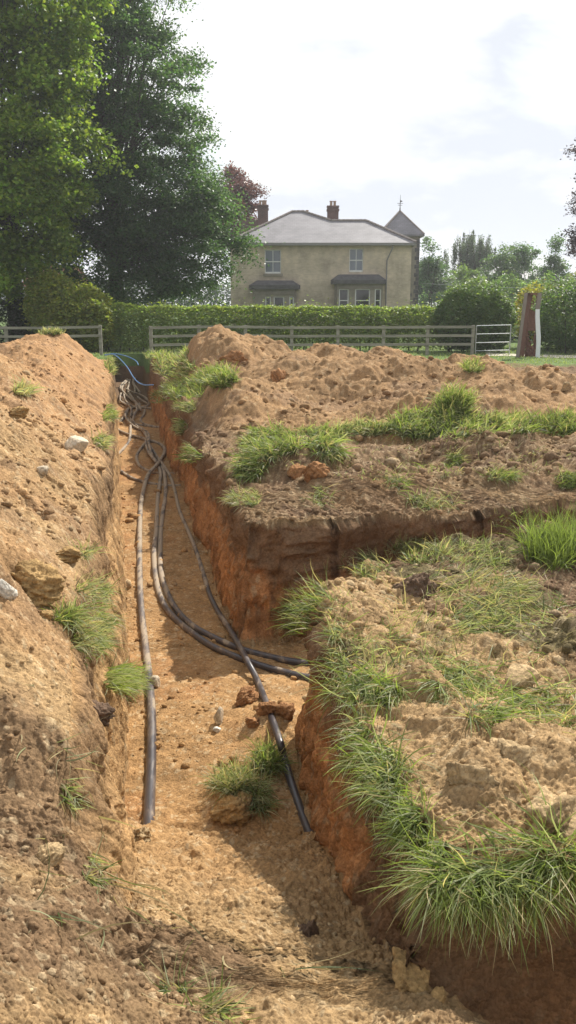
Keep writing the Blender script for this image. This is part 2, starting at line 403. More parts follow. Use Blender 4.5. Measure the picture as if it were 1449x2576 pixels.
def build_ground():
    # rows
    def cum(f, a, b, n):
        ys = np.linspace(a, b, 4000); w = f(ys); cdf = np.concatenate([[0], np.cumsum((w[1:] + w[:-1]) / 2 * np.diff(ys))]); cdf /= cdf[-1]
        return np.interp(np.linspace(0, 1, n), cdf, ys)
    def rho(y):
        return 4.0 / (y * y) + .75 / y + .10 + 1.3 * ((y > 7.35) & (y < 8.5)) + 1.2 * ((y > 2.6) & (y < 3.05)) + .5 * ((y > 35.8) & (y < 36.3)) * 5
    ys = cum(rho, 1.25, 42.0, 2450)
    ys = np.concatenate([[-60, -20, -6, -3, -1.5, -.6, .1, .6, .95], ys, [43, 45, 48, 55, 70, 100, 160, 250, 450, 800]])
    NC = 860; NE = 96
    s0 = np.linspace(-1, 1, 1500)
    ext = 1 + np.cumsum(np.geomspace(.004, .16, NE - 6)); ext = np.concatenate([ext, [4.5, 5, 5.5, 6, 8, 14]])
    # per-row column positions, denser on trench walls
    yc = np.concatenate([ys[::6], ys[-1:]])
    wy = .42 * np.clip(np.abs(yc), .3, 60) + .45
    XX = s0[None] * wy[:, None]; YY = np.broadcast_to(yc[:, None], XX.shape)
    d0 = sdf(XX, YY)
    w = 1 + 4.0 * np.exp(-((d0 - .07) / .10) ** 2)
    k = np.array([1, 2, 3, 4, 3, 2, 1.]); k /= k.sum()
    wp = np.pad(w, ((3, 3), (0, 0)), mode='edge'); w = sum(k[i] * wp[i:i + len(w)] for i in range(7))
    cdf = np.cumsum(w, 1); cdf = (cdf - cdf[:, :1]) / (cdf[:, -1:] - cdf[:, :1])
    st = np.stack([np.interp(np.linspace(0, 1, NC), cdf[i], s0) for i in range(len(yc))])
    # interpolate to all rows
    idx = np.interp(ys, yc, np.arange(len(yc))) if np.all(np.diff(yc) > 0) else np.interp(ys, np.unique(yc), np.arange(len(np.unique(yc))))
    i0 = np.clip(np.floor(idx).astype(int), 0, len(yc) - 2); fr = (idx - i0)[:, None]
    sc = st[i0] * (1 - fr) + st[i0 + 1] * fr
    sfull = np.concatenate([np.broadcast_to(-ext[::-1], (len(ys), NE)), sc, np.broadcast_to(ext, (len(ys), NE))], 1)
    wyf = .42 * np.clip(np.abs(ys), .3, 60) + .45
    X = sfull * wyf[:, None]; Y = np.broadcast_to(ys[:, None], X.shape).copy()
    Z, m = height(X, Y, 2)
    # roughen the walls sideways
    e = .02
    gx = np.zeros(X.shape); gy = np.zeros(X.shape); wm = m['wall'] > .001; xm, ym = X[wm], Y[wm]; s0_ = sdf(xm, ym)
    gx[wm] = (sdf(xm + e, ym) - s0_) / e; gy[wm] = (sdf(xm, ym + e) - s0_) / e
    s = X * 3 - Y * 4
    off = (.06 * fbm(s * 1.2, Z * 1.8, 4, 131) + .035 * fbm(s * 4.5, Z * 3.5, 4, 133) + .05 * fbm(s * 1.1, Z * 4.5, 5, 139, .6) + .05 * grains(s * 1.6, Z * 7, 135) - .03 * grains(s * 2.5, Z * 11, 137) + .07 * grains(s * 1.3, Z * 5, 141) * sstep(-.65, -.35, Z)) * np.clip(m['wall'] * 1.5, 0, 1) * m['near'] * np.where(m['q'] < .5, .5, 1) * np.where((Y < 4.2) & (X > .45), .3, 1)
    und = -.05 * sstep(-.35, -.1, Z) * np.clip(m['wall'], 0, 1) * m['near']
    Xd = X + gx * (off + und); Yd = Y + gy * (off + und)
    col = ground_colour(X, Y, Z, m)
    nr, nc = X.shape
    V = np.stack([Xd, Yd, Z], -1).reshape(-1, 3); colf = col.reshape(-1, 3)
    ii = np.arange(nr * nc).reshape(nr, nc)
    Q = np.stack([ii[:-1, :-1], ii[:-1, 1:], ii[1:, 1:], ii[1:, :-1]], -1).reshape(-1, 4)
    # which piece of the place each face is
    cl = np.zeros((nr, nc), np.int8)
    cl[(m['heapL'] > .3) & (m['fg'] < .5)] = 2
    cl[(m['heapR'] > .3)] = 3
    cl[(m['t'] < .9) & (~m['inr'] | (m['wall'] > .3)) & (Y > 3.2)] = 1
    cl[(Y > 31) & (m['t'] >= .9)] = 4
    fc = cl[:-1, :-1].reshape(-1)
    names = {0: ('ground', 'crumbly brown soil and torn turf the trench is dug through'), 1: ('trench', 'long straight trench with orange clay walls and floor, with a branch to the right'),
             2: ('spoil_heap', 'long tan bank of dug earth left of the trench'), 3: ('spoil_heap', 'high reddish brown ridge of dug earth right of the trench'),
             4: ('lawn', 'flat mown lawn around the house and behind the fence')}
    for k_, (nm, lb) in names.items():
        q = Q[fc == k_]
        if not len(q): continue
        u, inv = np.unique(q, return_inverse=True)
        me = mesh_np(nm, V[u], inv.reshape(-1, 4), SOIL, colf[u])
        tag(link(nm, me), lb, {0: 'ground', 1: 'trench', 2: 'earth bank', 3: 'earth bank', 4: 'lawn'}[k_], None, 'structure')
build_ground()

# ------------------------------------------------------------------ clods and stones
def ico(sub):
    bm = bmesh.new(); bmesh.ops.create_icosphere(bm, subdivisions=sub, radius=1)
    V = np.array([v.co[:] for v in bm.verts]); Fc = np.array([[v.index for v in f.verts] for f in bm.faces]); bm.free()
    return V, Fc

def rock_mesh(name, size, colour, sub=4, rough=.10, seed=0, facets=11):
    V, Fc = ico(sub)
    rg = np.random.default_rng(seed + 100)
    nrm = rg.normal(size=(facets, 3)); nrm /= np.linalg.norm(nrm, axis=1)[:, None]
    hh = rg.uniform(.62, 1.0, facets)
    dots = V @ nrm.T
    r = np.min(np.where(dots > .05, hh / np.maximum(dots, .05), 9), axis=1)
    r = np.minimum(r, 1.12)
    P = V * r[:, None]
    def n3(p, s, sd): return (fbm(p[:, 0] * s + p[:, 2] * 1.7, p[:, 1] * s - p[:, 2] * s * .9, 4, sd))
    P = P * (1 + rough * n3(P, 3.0, seed)[:, None] + rough * .5 * n3(P, 9, seed + 3)[:, None])
    g = grains(P[:, 0] * 7 + P[:, 2] * 5, P[:, 1] * 7 - P[:, 2] * 4, seed)
    P = P * (1 + .25 * rough * g[:, None])
    P = P * np.array(size) * .5
    c = np.array(colour) * (1 + .5 * n3(V, 4, seed + 7)[:, None])
    return mesh_np(name, P, Fc, SOIL, np.clip(c, .01, .9))

C_OCH = (.37, .24, .105); C_PALE = (.50, .42, .31); C_WHITE = (.60, .56, .48); C_DK = (.155, .102, .068); C_RED = (.30, .155, .07); C_TAN = (.40, .285, .155)
ROCKS = [(212, 1785, 120, 84, C_DK, 'dark root filled ledge of topsoil overhanging the left trench wall', .45, 'clod'),   # u, v, width px, height px, colour, label, sink
    (72, 1478, 150, 98, C_OCH, 'largest ochre block of dug clay, resting on the left bank', .35, 'clod'),
    (8, 1505, 62, 66, C_WHITE, 'whitish grey stone cut by the left edge of the photo, beside the big ochre block', .3, 'stone'),
    (188, 1122, 78, 52, C_PALE, 'pale smooth boulder bedded in the upper part of the left bank', .4, 'stone'),
    (105, 1196, 36, 34, C_PALE, 'pale fist sized stone just below the smooth boulder on the left bank', .3, 'stone'),
    (160, 1402, 78, 40, C_OCH, 'flat ochre slab of clay just above and right of the biggest block', .3, 'clod'),
    (118, 2160, 84, 70, C_TAN, 'crumbly tan clod on the lower left bank beside a green tuft', .4, 'clod'),
    (112, 1555, 44, 24, C_OCH, 'small ochre clod below the biggest block, near the turf', .3, 'clod'),
    (42, 1045, 60, 34, C_OCH, 'rounded ochre lump high on the left bank near the photo edge', .4, 'clod'),
    (592, 2046, 112, 84, C_OCH, 'big square ochre clod on the trench floor, beside the fallen turf', .25, 'clod'),
    (389, 1718, 30, 38, C_PALE, 'pale stone touching the long single duct on the trench floor', .25, 'stone'),
    (551, 1806, 32, 52, C_PALE, 'cream and brown stone lying on the sunlit trench floor', .25, 'stone'),
    (546, 1839, 20, 15, C_WHITE, 'small white pebble on the trench floor', .2, 'stone'),
    (350, 2124, 64, 50, C_TAN, 'tan clod sitting where the long single duct goes into the soil', .3, 'clod'),
    (1046, 1487, 100, 82, C_DK, 'dark chocolate brown clod standing on the grassy near block', .3, 'clod'),
    (1312, 1722, 94, 60, C_TAN, 'flat tan stone among flattened grass on the right block', .3, 'stone'),
    (1040, 2455, 125, 84, C_OCH, 'big ochre lump in the foreground by the shaded hollow', .45, 'clod'),
    (1105, 2520, 48, 46, C_OCH, 'small ochre lump right below the big foreground one', .3, 'clod'),
    (772, 2335, 62, 78, C_DK, 'dark topsoil clod alone on the sunlit foreground slope', .62, 'clod'),
    (1192, 1955, 130, 110, C_TAN, 'large crumbly sandy lump at the left of the tan heap on the near block', .62, 'clod'),
    (1385, 2045, 190, 150, C_TAN, 'biggest sandy lump of the near block, cut by the right edge of the photo', .62, 'clod'),
    (1290, 1900, 120, 60, C_TAN, 'low sandy lump behind the two large ones on the near block', .6, 'clod'),
    (742, 1192, 60, 52, C_RED, 'orange clod behind the trench corner, left of a pair', .3, 'clod'),
    (790, 1200, 66, 50, C_RED, 'orange clod behind the trench corner, right of a pair', .3, 'clod'),
    (700, 950, 48, 36, C_RED, 'lone reddish lump standing out on the face of the right heap', .3, 'clod'),
    (596, 903, 70, 44, C_RED, 'brown lump on the slope below the highest peak of the right heap', .4, 'clod'),
    (1424, 976, 26, 32, C_TAN, 'tan stone on the right heap close to the photo edge', .25, 'stone'),
    (620, 1762, 60, 34, C_RED, 'reddish clod fallen on the trench floor left of the thin duct', .3, 'clod'),
    (672, 1788, 50, 44, C_RED, 'reddish clod leaning against the thin duct', .3, 'clod'),
    (720, 1795, 52, 48, C_RED, 'reddish clod between the thin duct and the near block wall', .3, 'clod'),
    (640, 1822, 44, 30, C_RED, 'small reddish clod nearest the camera in the fallen pile', .3, 'clod'),
]
for i, (u, v, w, h, c, lb, sink, kind) in enumerate(ROCKS):
    p = hit1(u, v + h * .35)
    t = p.y / (CP + (1288 - v) / F * SP)
    sx = w * t / F; sz = h * t / F * 1.0
    me = rock_mesh(kind, (sx, sx * random.uniform(.75, 1.05), sz * 1.05), c, 4 if w < 60 else 5, .34 if kind == 'clod' else .06, i * 13, 16 if kind == 'clod' else 11)
    o = link(kind, me, None, (p.x, p.y + sx * .25, p.z + sz * (.5 - sink)))
    o.rotation_euler = (random.uniform(-.25, .25), random.uniform(-.25, .25), random.uniform(0, 6))
    tag(o, lb, kind, 'clods and stones lying about the dig')

def scatter_clods(name, label, pts, sizes, cols, seed):
    V, Fc = ico(1); n = len(pts); k = len(V)
    rg = np.random.default_rng(seed)
    jit = 1 + .28 * rg.uniform(-1, 1, (n, k, 1))
    sc = rg.uniform(.7, 1.25, (n, 1, 3)) * np.array([1, 1, .8])
    ang = rg.uniform(0, 6.28, n); ca, sa = np.cos(ang)[:, None], np.sin(ang)[:, None]
    P = V[None] * jit * sc
    x = P[..., 0] * ca - P[..., 1] * sa; y = P[..., 0] * sa + P[..., 1] * ca
    P = np.stack([x, y, P[..., 2]], -1) * sizes[:, None, None] * .5 + pts[:, None, :]
    Q = (Fc[None] + (np.arange(n) * k)[:, None, None]).reshape(-1, 3)
    col = np.repeat(cols, k, 0)
    tag(link(name, mesh_np(name, P.reshape(-1, 3), Q, SOIL, col, smooth=False)), label, 'soil crumbs', None, 'stuff')

def clods():
    rg = np.random.default_rng(5); P = []; Sz = []; Cc = []
    for (n, ymin, ymax, smin, smax) in ((60000, 1.4, 5.0, .005, .036), (30000, 4.5, 12, .014, .09), (16000, 9, 24, .03, .16)):
        y = 1 / rg.uniform(1 / ymax, 1 / ymin, n); x = rg.uniform(-.45, .45, n) * (y + .8)
        z, m = height(x, y, 1)
        e = .03
        clump = vnoise(x * 2.5, y * 2.5, 301) + vnoise(x * .8, y * .8, 302)
        slope = (m['wall'] < .05)
        p = np.where((m['d'] < 0) & ~m['inr'], .25, 1.0) * np.clip(.45 + 1.2 * clump, .06, 1) * slope * m['near']
        keep = rg.uniform(0, 1, n) < p
        x, y, z = x[keep], y[keep], z[keep]; mm = {k: v_[keep] for k, v_ in m.items()}
        s = smin + (smax - smin) * rg.uniform(0, 1, len(x)) ** 9
        c = ground_colour(x, y, z, mm) * rg.uniform(.85, 1.35, (len(x), 1))
        P.append(np.stack([x, y, z + s * .12], 1)); Sz.append(s); Cc.append(np.clip(c, .01, .8))
    scatter_clods('soil_crumbs', 'loose crumbs, pebbles and small clods strewn over the dug soil', np.concatenate(P), np.concatenate(Sz), np.concatenate(Cc), 9)
clods()

# ------------------------------------------------------------------ grass
G_FRESH = (.175, .225, .075); G_DEEP = (.115, .15, .058); G_PALE = (.32, .345, .20); G_DRY = (.40, .34, .20); G_LIME = (.24, .31, .075)

def blades(roots, L, lay, up, droop, cols, seed, width=.0045, seg=5, spread=.36):
    rg = np.random.default_rng(seed); n = len(roots)
    d = np.zeros((n, 3)); lay = np.asarray(lay, float)
    d[:, :2] = lay[:2] + rg.normal(0, spread, (n, 2)); d[:, 2] = up * rg.uniform(.5, 1.2, n) + (lay[2] if len(lay) > 2 else 0)
    d /= np.linalg.norm(d, axis=1)[:, None]
    Ls = L * rg.uniform(.45, 1.15, n) / seg
    side = np.cross(d, rg.normal(size=(n, 3))); side /= np.linalg.norm(side, axis=1)[:, None] + 1e-9
    curl = rg.normal(0, .12, (n, 3))
    p = roots.copy(); rows = []
    wd = width * rg.uniform(.4, 1.25, n)
    dr = droop * rg.uniform(.4, 1.6, n)
    for k in range(seg + 1):
        f = k / seg
        wk = wd * (1 - f ** 1.8) * (.75 + .5 * min(f * 3, 1)) + .0003
        rows.append(p - side * wk[:, None]); rows.append(p + side * wk[:, None])
        p = p + d * Ls[:, None]
        d = d + curl; d[:, 2] -= dr * (f + .25); d /= np.linalg.norm(d, axis=1)[:, None]
    V = np.stack(rows, 1).reshape(-1, 3); k2 = 2 * (seg + 1)
    f0 = np.array([[2 * k, 2 * k + 1, 2 * k + 3, 2 * k + 2] for k in range(seg)])
    Q = (f0[None] + (np.arange(n) * k2)[:, None, None]).reshape(-1, 4)
    base = np.array([cols[i] for i in rg.integers(0, len(cols), n)]) * rg.uniform(.7, 1.3, (n, 1))
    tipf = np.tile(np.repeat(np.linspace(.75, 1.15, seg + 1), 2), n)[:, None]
    return V, Q, np.repeat(base, k2, 0) * tipf

TUFTS = []   # roots in the frame of the photograph: (u, v, ru, rv, n, length, lay, up, droop, colours)
DENS = 1.0
def tuft(name, label, parts, cat='grass tuft', group=None, kind=None, width=.003):
    Vs = []; Qs = []; Cs = []; o = 0
    for j, (u, v, ru, rv, n, L, lay, up, droop, cols) in enumerate(parts):
        n = int(n * DENS); L = L * (1.02 if v > 1350 else .95); droop *= 1.25
        rg = np.random.default_rng(int(u * 3 + v * 7 + j))
        a = rg.uniform(0, 6.283, n); r = np.sqrt(rg.uniform(0, 1, n))
        uu = u + ru * r * np.cos(a); vv = v + rv * r * np.sin(a)
        # tufts grow in bunches
        nb = max(3, n // 22); cu = u + ru * np.sqrt(rg.uniform(0, 1, nb)) * np.cos(rg.uniform(0, 6.28, nb)); 
        bi = rg.integers(0, nb, n); mixb = rg.uniform(0, 1, n) < .55
        b0u, b0v = uu[:nb][bi % nb], vv[:nb][bi % nb]
        uu = np.where(mixb, b0u + rg.normal(0, ru * .06, n), uu); vv = np.where(mixb, b0v + rg.normal(0, rv * .08, n), vv)
        P = hit(uu, vv, 0)
        P[:, 2] += .02
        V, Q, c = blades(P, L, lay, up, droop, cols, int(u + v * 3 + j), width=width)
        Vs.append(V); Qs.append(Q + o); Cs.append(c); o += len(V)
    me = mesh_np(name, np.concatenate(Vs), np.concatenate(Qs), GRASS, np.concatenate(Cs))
    tag(link(name, me), label, cat, group, kind)

FR = [G_FRESH, G_FRESH, G_DEEP, G_PALE, G_LIME, G_FRESH, G_DRY]; MX = [G_FRESH, G_DEEP, G_PALE, G_DRY, G_PALE]; DR = [G_DRY, G_PALE, G_DRY, G_DEEP]
LAYL = (-.55, -.35); grp = 'grass tufts hanging on the trench edges'
# near block
DENS = .5
tuft('grass_tuft', 'long green grass spilling over the near left corner of the right block', [
    (775, 1560, 42, 52, 900, .30, (-.8, -.25), .55, .22, FR), (800, 1520, 55, 30, 450, .24, (-.8, -.1), .6, .2, FR)], group=grp)
tuft('grass_tuft', 'band of pale green blades lying down the wall edge below the corner tuft', [
    (835, 1640, 34, 62, 900, .26, (.25, -.75), .25, .22, MX), (880, 1730, 42, 52, 1300, .28, (.1, -.8), .25, .22, FR + [G_PALE])], group=grp)
tuft('grass_tuft', 'dense grass fringe hanging beside the duct along the middle of the right block edge', [
    (960, 1745, 55, 32, 900, .28, (-.35, -.7), .3, .25, FR + [G_PALE]), (925, 1870, 36, 70, 900, .26, (-.3, -.8), .3, .3, FR), (985, 1965, 42, 75, 1300, .24, (-.45, -.6), .35, .28, FR + [G_PALE])], group=grp)
tuft('grass_tuft', 'thinner green fringe where the right block edge turns toward the camera', [
    (1045, 2080, 34, 70, 1000, .20, (-.4, -.5), .35, .25, FR), (1100, 2165, 34, 45, 600, .20, (-.3, -.6), .3, .25, FR)], group=grp)
tuft('grass_tuft', 'long blades drooping over the shaded hollow at the lower right', [
    (1150, 2215, 60, 30, 1300, .30, (-.35, -.7), .3, .3, FR + [G_PALE]), (1270, 2215, 75, 30, 1500, .32, (-.3, -.7), .3, .3, FR + [G_PALE]),
    (1400, 2160, 70, 32, 1300, .32, (-.3, -.6), .35, .3, FR)], group=grp)
tuft('grass_tuft', 'bright upright grass clump at the right edge on top of the near block', [
    (1390, 1405, 75, 42, 1900, .38, (.0, -.1), .9, .14, [G_FRESH, G_LIME, G_FRESH, G_DEEP])], group=grp)
tuft('grass_tuft', 'flattened pale grass between the dark soil and the tan heap on the right block', [
    (1170, 1720, 70, 60, 1300, .24, (-.3, -.7), .25, .25, [G_PALE, G_FRESH, G_PALE, G_FRESH]), (1250, 1790, 90, 50, 1100, .22, (.2, -.7), .3, .25, FR + [G_PALE]),
    (1400, 1790, 60, 70, 800, .24, (-.1, -.7), .3, .25, [G_PALE, G_FRESH, G_DRY])], group=grp)
tuft('grass_tuft', 'tussock of fine green grass along the back edge of the near block', [
    (1060, 1400, 80, 28, 1100, .20, (-.2, -.3), .6, .2, MX), (930, 1432, 65, 32, 700, .18, (-.5, -.3), .5, .2, MX), (1200, 1408, 90, 32, 1000, .20, (.1, -.4), .4, .22, MX)], group=grp)
tuft('flattened_grass', 'dry and green grass pressed flat over the top of the near block', [
    (1180, 1500, 130, 60, 1700, .22, (.6, .1), .2, .12, DR + [G_FRESH]), (1330, 1540, 110, 60, 1500, .24, (-.6, .2), .2, .12, DR), (1180, 1570, 90, 35, 900, .2, (.6, -.1), .25, .12, MX),
    (1010, 1590, 60, 40, 260, .14, (.3, -.3), .5, .15, MX), (1060, 1600, 260, 130, 500, .2, (.1, -.2), .25, .1, DR)], cat='grass', kind='stuff')
# strip beyond the cross trench
DENS = .8
tuft('grass_tuft', 'big glossy green sod draping over the edge left of the orange clods', [
    (690, 1120, 70, 40, 2300, .32, (-.35, -.75), .5, .25, FR), (640, 1170, 40, 40, 1200, .3, (-.45, -.8), .35, .3, FR), (800, 1105, 60, 26, 1600, .30, (.2, -.8), .4, .25, FR + [G_PALE]), (830, 1140, 30, 18, 500, .28, (.1, -.9), .2, .3, FR + [G_DRY])], group=grp, width=.006)
tuft('grass_tuft', 'long grassy sod with a peak, in front of the middle of the right heap', [
    (1090, 1075, 115, 36, 3800, .32, (.1, -.75), .45, .25, FR + [G_PALE]), (1140, 1025, 45, 30, 1300, .32, (.1, -.5), .8, .2, FR), (915, 1085, 70, 16, 1300, .24, (.2, -.6), .5, .2, MX), (1215, 1075, 40, 18, 700, .26, (.2, -.6), .5, .2, MX)], group=grp, width=.006)
tuft('grass_tuft', 'green sod in front of the right heap, between the peaked sod and the right edge', [
    (1290, 1075, 85, 24, 1700, .28, (.1, -.6), .6, .2, FR + [G_PALE])], group=grp, width=.006)
tuft('grass_tuft', 'green sod cut by the right edge of the photo in front of the heap', [
    (1410, 1075, 60, 28, 1500, .28, (0, -.6), .6, .2, FR)], group=grp, width=.006)
tuft('grass_tuft', 'small bleached tuft at the trench corner below the big sod', [
    (615, 1260, 45, 20, 800, .2, (-.4, -.6), .4, .25, MX + [G_DRY])], group=grp)
tuft('grass_tuft', 'arc of green strands hanging over the dark topsoil mound', [
    (1000, 1215, 28, 26, 320, .24, (-.1, -.7), .3, .3, FR), (1070, 1195, 55, 18, 600, .22, (0, -.7), .4, .28, FR), (1140, 1170, 26, 26, 450, .24, (.2, -.7), .3, .3, FR)], group=grp)
tuft('grass_tuft', 'thin hanging strands just right of the two orange clods', [(810, 1260, 26, 30, 260, .24, (-.1, -.8), .3, .3, MX)], group=grp)
tuft('grass_tuft', 'straggly grass on the lip of the side trench below the arc of strands', [(1090, 1270, 60, 26, 600, .2, (-.1, -.6), .3, .25, MX)], group=grp)
tuft('grass_tuft', 'low green clump in dark lumpy soil under the sods at the right', [
    (1262, 1205, 42, 14, 600, .2, (.1, -.6), .4, .25, FR)], group=grp)
tuft('grass_tuft', 'low green clump in dark lumpy soil touching the right edge of the photo', [
    (1432, 1215, 36, 20, 600, .2, (0, -.7), .4, .25, FR)], group=grp)
tuft('grass_tuft', 'left one of two rounded green sods on the right lip halfway along the trench', [
    (465, 985, 50, 28, 1700, .34, (-.3, -.6), .6, .22, FR)], group=grp, width=.008)
tuft('grass_tuft', 'right one of two rounded green sods, against the foot of the heap', [
    (548, 958, 48, 22, 1900, .34, (-.2, -.6), .6, .22, FR + [G_LIME])], group=grp, width=.008)
tuft('grass_tuft', 'tiny tuft at the trench lip just left of the two rounded sods', [(400, 1005, 20, 16, 260, .26, (-.3, -.6), .5, .22, FR)], group=grp, width=.008)
tuft('grass_tuft', 'ragged grass hanging down the right wall between the sods and the corner', [
    (462, 1080, 14, 20, 260, .28, (-.5, -.5), .3, .25, MX), (490, 1150, 26, 20, 360, .3, (-.5, -.5), .4, .25, FR), (470, 1030, 26, 12, 300, .28, (-.3, -.5), .4, .25, MX)], group=grp, width=.007)
tuft('grass_tuft', 'weedy turf mound on the right lip near the fence', [
    (420, 895, 55, 22, 1800, .26, (-.1, -.3), .8, .18, [G_PALE, G_FRESH, G_LIME, G_DRY]), (440, 930, 50, 22, 1400, .28, (-.2, -.5), .5, .2, [G_DEEP, G_PALE, G_DRY, G_FRESH])], group=grp, width=.012)
tuft('grass_tuft', 'small green clump topping the right heap', [(1186, 930, 24, 14, 500, .26, (0, -.3), .6, .2, FR + [G_DRY])], group=grp, width=.008)
tuft('grass_tuft', 'dry grass clod on the crest of the right heap', [(778, 843, 14, 4, 200, .2, (0, -.3), .6, .2, MX)], group=grp, width=.01)
# left bank
tuft('grass_tuft', 'wide patch of pale flattened grass on the left bank beside the trench', [
    (225, 1500, 42, 30, 700, .2, (.3, -.3), .3, .2, MX), (215, 1570, 60, 36, 900, .22, (.4, -.4), .3, .2, MX), (160, 1565, 30, 16, 350, .16, (.2, -.2), .5, .2, FR),
    (215, 1625, 45, 26, 700, .2, (.5, -.4), .3, .22, MX)], group=grp)
tuft('grass_tuft', 'bright tuft sticking out over the trench from the left bank', [
    (292, 1718, 30, 36, 900, .24, (.9, -.15), .2, .12, [G_FRESH, G_PALE, G_PALE, G_LIME])], group=grp)
tuft('grass_tuft', 'thin green strands above the flattened patch on the left bank', [(207, 1400, 24, 14, 300, .2, (.2, -.6), .4, .25, MX)], group=grp)
tuft('grass_tuft', 'small green strip of blades on the lower left bank', [(172, 2000, 26, 44, 110, .11, (.6, -.6), .1, .1, MX)], group=grp)
tuft('grass_tuft', 'small pale tuft where the left wall meets the foreground soil', [(225, 2190, 26, 40, 130, .11, (.5, -.6), .1, .1, MX + [G_DRY])], group=grp)
tuft('grass_tuft', 'slim green tuft hanging on the left wall halfway along', [(268, 1045, 12, 20, 420, .26, (.6, -.4), .3, .25, FR)], group=grp, width=.007)
tuft('grass_tuft', 'withered tuft on the left wall below the slim green one', [(248, 1115, 20, 18, 360, .24, (.5, -.4), .3, .25, MX + [G_DRY])], group=grp, width=.006)
tuft('grass_tuft', 'bleached grass clod high on the left bank', [(58, 990, 24, 12, 360, .24, (.3, -.4), .4, .25, [G_PALE, G_DRY])], group=grp, width=.008)
tuft('grass_tuft', 'weeds on the left lip by the fence post', [(282, 925, 16, 22, 900, .34, (.3, -.3), .7, .2, [G_FRESH, G_PALE, G_DEEP, G_DRY])], group=grp, width=.012)
tuft('grass_tuft', 'thin grass along the crest of the left bank below the fence rail', [(130, 842, 30, 5, 500, .24, (0, -.2), .8, .2, [G_PALE, G_DRY, G_FRESH])], cat='grass', kind='stuff', width=.012)
# floor and foreground
tuft('grass_tuft', 'fallen sod with bright grass against the thin duct on the trench floor', [(672, 1925, 36, 28, 1100, .2, (.1, -.4), .6, .25, FR)], group=grp)
tuft('grass_tuft', 'fallen sod with dull dry grass beside the big square clod', [(590, 1975, 48, 30, 1200, .19, (0, -.4), .5, .25, MX + [G_DRY]), (655, 2010, 24, 40, 500, .17, (.2, -.5), .4, .25, MX)], group=grp)
tuft('grass_tuft', 'small sprawl of green blades at the bottom edge left of centre', [
    (440, 2510, 34, 16, 90, .15, (-.5, .1), .2, .1, MX), (510, 2550, 60, 24, 220, .15, (.5, -.3), .2, .1, MX + [G_DRY])], group=grp)
tuft('short_turf', 'thin scattered grass growing through the broken turf on both sides of the side trench', [
    (1150, 1560, 290, 170, 1000, .11, (.1, -.3), .4, .2, MX + [G_DRY]), (1010, 1140, 430, 80, 1700, .15, (.1, -.5), .4, .2, MX + [G_DRY]), (860, 1600, 50, 110, 500, .12, (-.3, -.4), .4, .2, MX),
    (1330, 1330, 120, 30, 500, .14, (0, -.4), .5, .2, MX), (225, 1560, 60, 110, 500, .10, (.3, -.3), .4, .2, MX + [G_DRY])], cat='grass', kind='stuff')
tuft('straw', 'single loose grass stalks strewn over the foreground soil', [
    (500, 2350, 450, 180, 70, .30, (.2, -.3), .12, .05, DR + [G_PALE]), (150, 1950, 130, 400, 40, .2, (.3, -.4), .12, .05, DR), (1000, 1650, 300, 250, 90, .25, (-.3, .1), .5, .1, DR)],
    cat='straw', kind='stuff', width=.0028)

def lawn_grass():
    rg = np.random.default_rng(17); n = 26000
    y = rg.uniform(27, 44, n); x = rg.uniform(-.40, .42, n) * y
    z, m = height(x, y, 0)
    k = (m['t'] > .95) & (m['heapR'] < .2) & (m['heapL'] < .2); P = np.stack([x, y, z], 1)[k]
    V, Q, c = blades(P, .09, (0, 0), 1, .1, [G_FRESH, G_LIME, G_PALE], 3, width=.012, seg=2)
    tag(link('lawn_grass', mesh_np('lawn_grass', V, Q, GRASS, c)), 'short mown grass of the lawn by the fence and hedge', 'grass', None, 'stuff')
lawn_grass()

# ------------------------------------------------------------------ ducts
def crom(P, n=10):
    P = [Vector(p) for p in P]; P = [P[0] * 2 - P[1]] + P + [P[-1] * 2 - P[-2]]; out = []
    for i in range(1, len(P) - 2):
        a, b, c, d = P[i - 1:i + 3]
        for k in range(n):
            t = k / n
            out.append(.5 * ((2 * b) + (c - a) * t + (2 * a - 5 * b + 4 * c - d) * t * t + (3 * b - a - 3 * c + d) * t ** 3))
    out.append(P[-2]); return out

def tube_arrays(pts, r, k=12, r_end=None):
    pts = [Vector(p) for p in pts]; n = len(pts); V = []; up = Vector((0, 0, 1)); prev = None
    for i, p in enumerate(pts):
        t = (pts[min(i + 1, n - 1)] - pts[max(i - 1, 0)]).normalized()
        if prev is None:
            a = t.cross(up if abs(t.z) < .9 else Vector((1, 0, 0))).normalized()
        else: a = (prev - t * prev.dot(t)).normalized()
        prev = a; b = t.cross(a)
        rr = r[i] if hasattr(r, '__len__') else (r if r_end is None else r + (r_end - r) * i / (n - 1))
        for j in range(k):
            th = 2 * math.pi * j / k; V.append(p + (a * math.cos(th) + b * math.sin(th)) * rr)
    Fc = [(i * k + j, i * k + (j + 1) % k, (i + 1) * k + (j + 1) % k, (i + 1) * k + j) for i in range(n - 1) for j in range(k)]
    return np.array([v[:] for v in V]), np.array(Fc)

def tube_obj(name, pts, r, mat, parent=None, k=12, r_end=None):
    V, Fc = tube_arrays(pts, r, k, r_end)
    me = mesh_np(name, V, Fc, mat)
    bm = bmesh.new(); bm.from_mesh(me); bmesh.ops.holes_fill(bm, edges=bm.edges, sides=0); bm.to_mesh(me); bm.free()
    return link(name, me, parent)

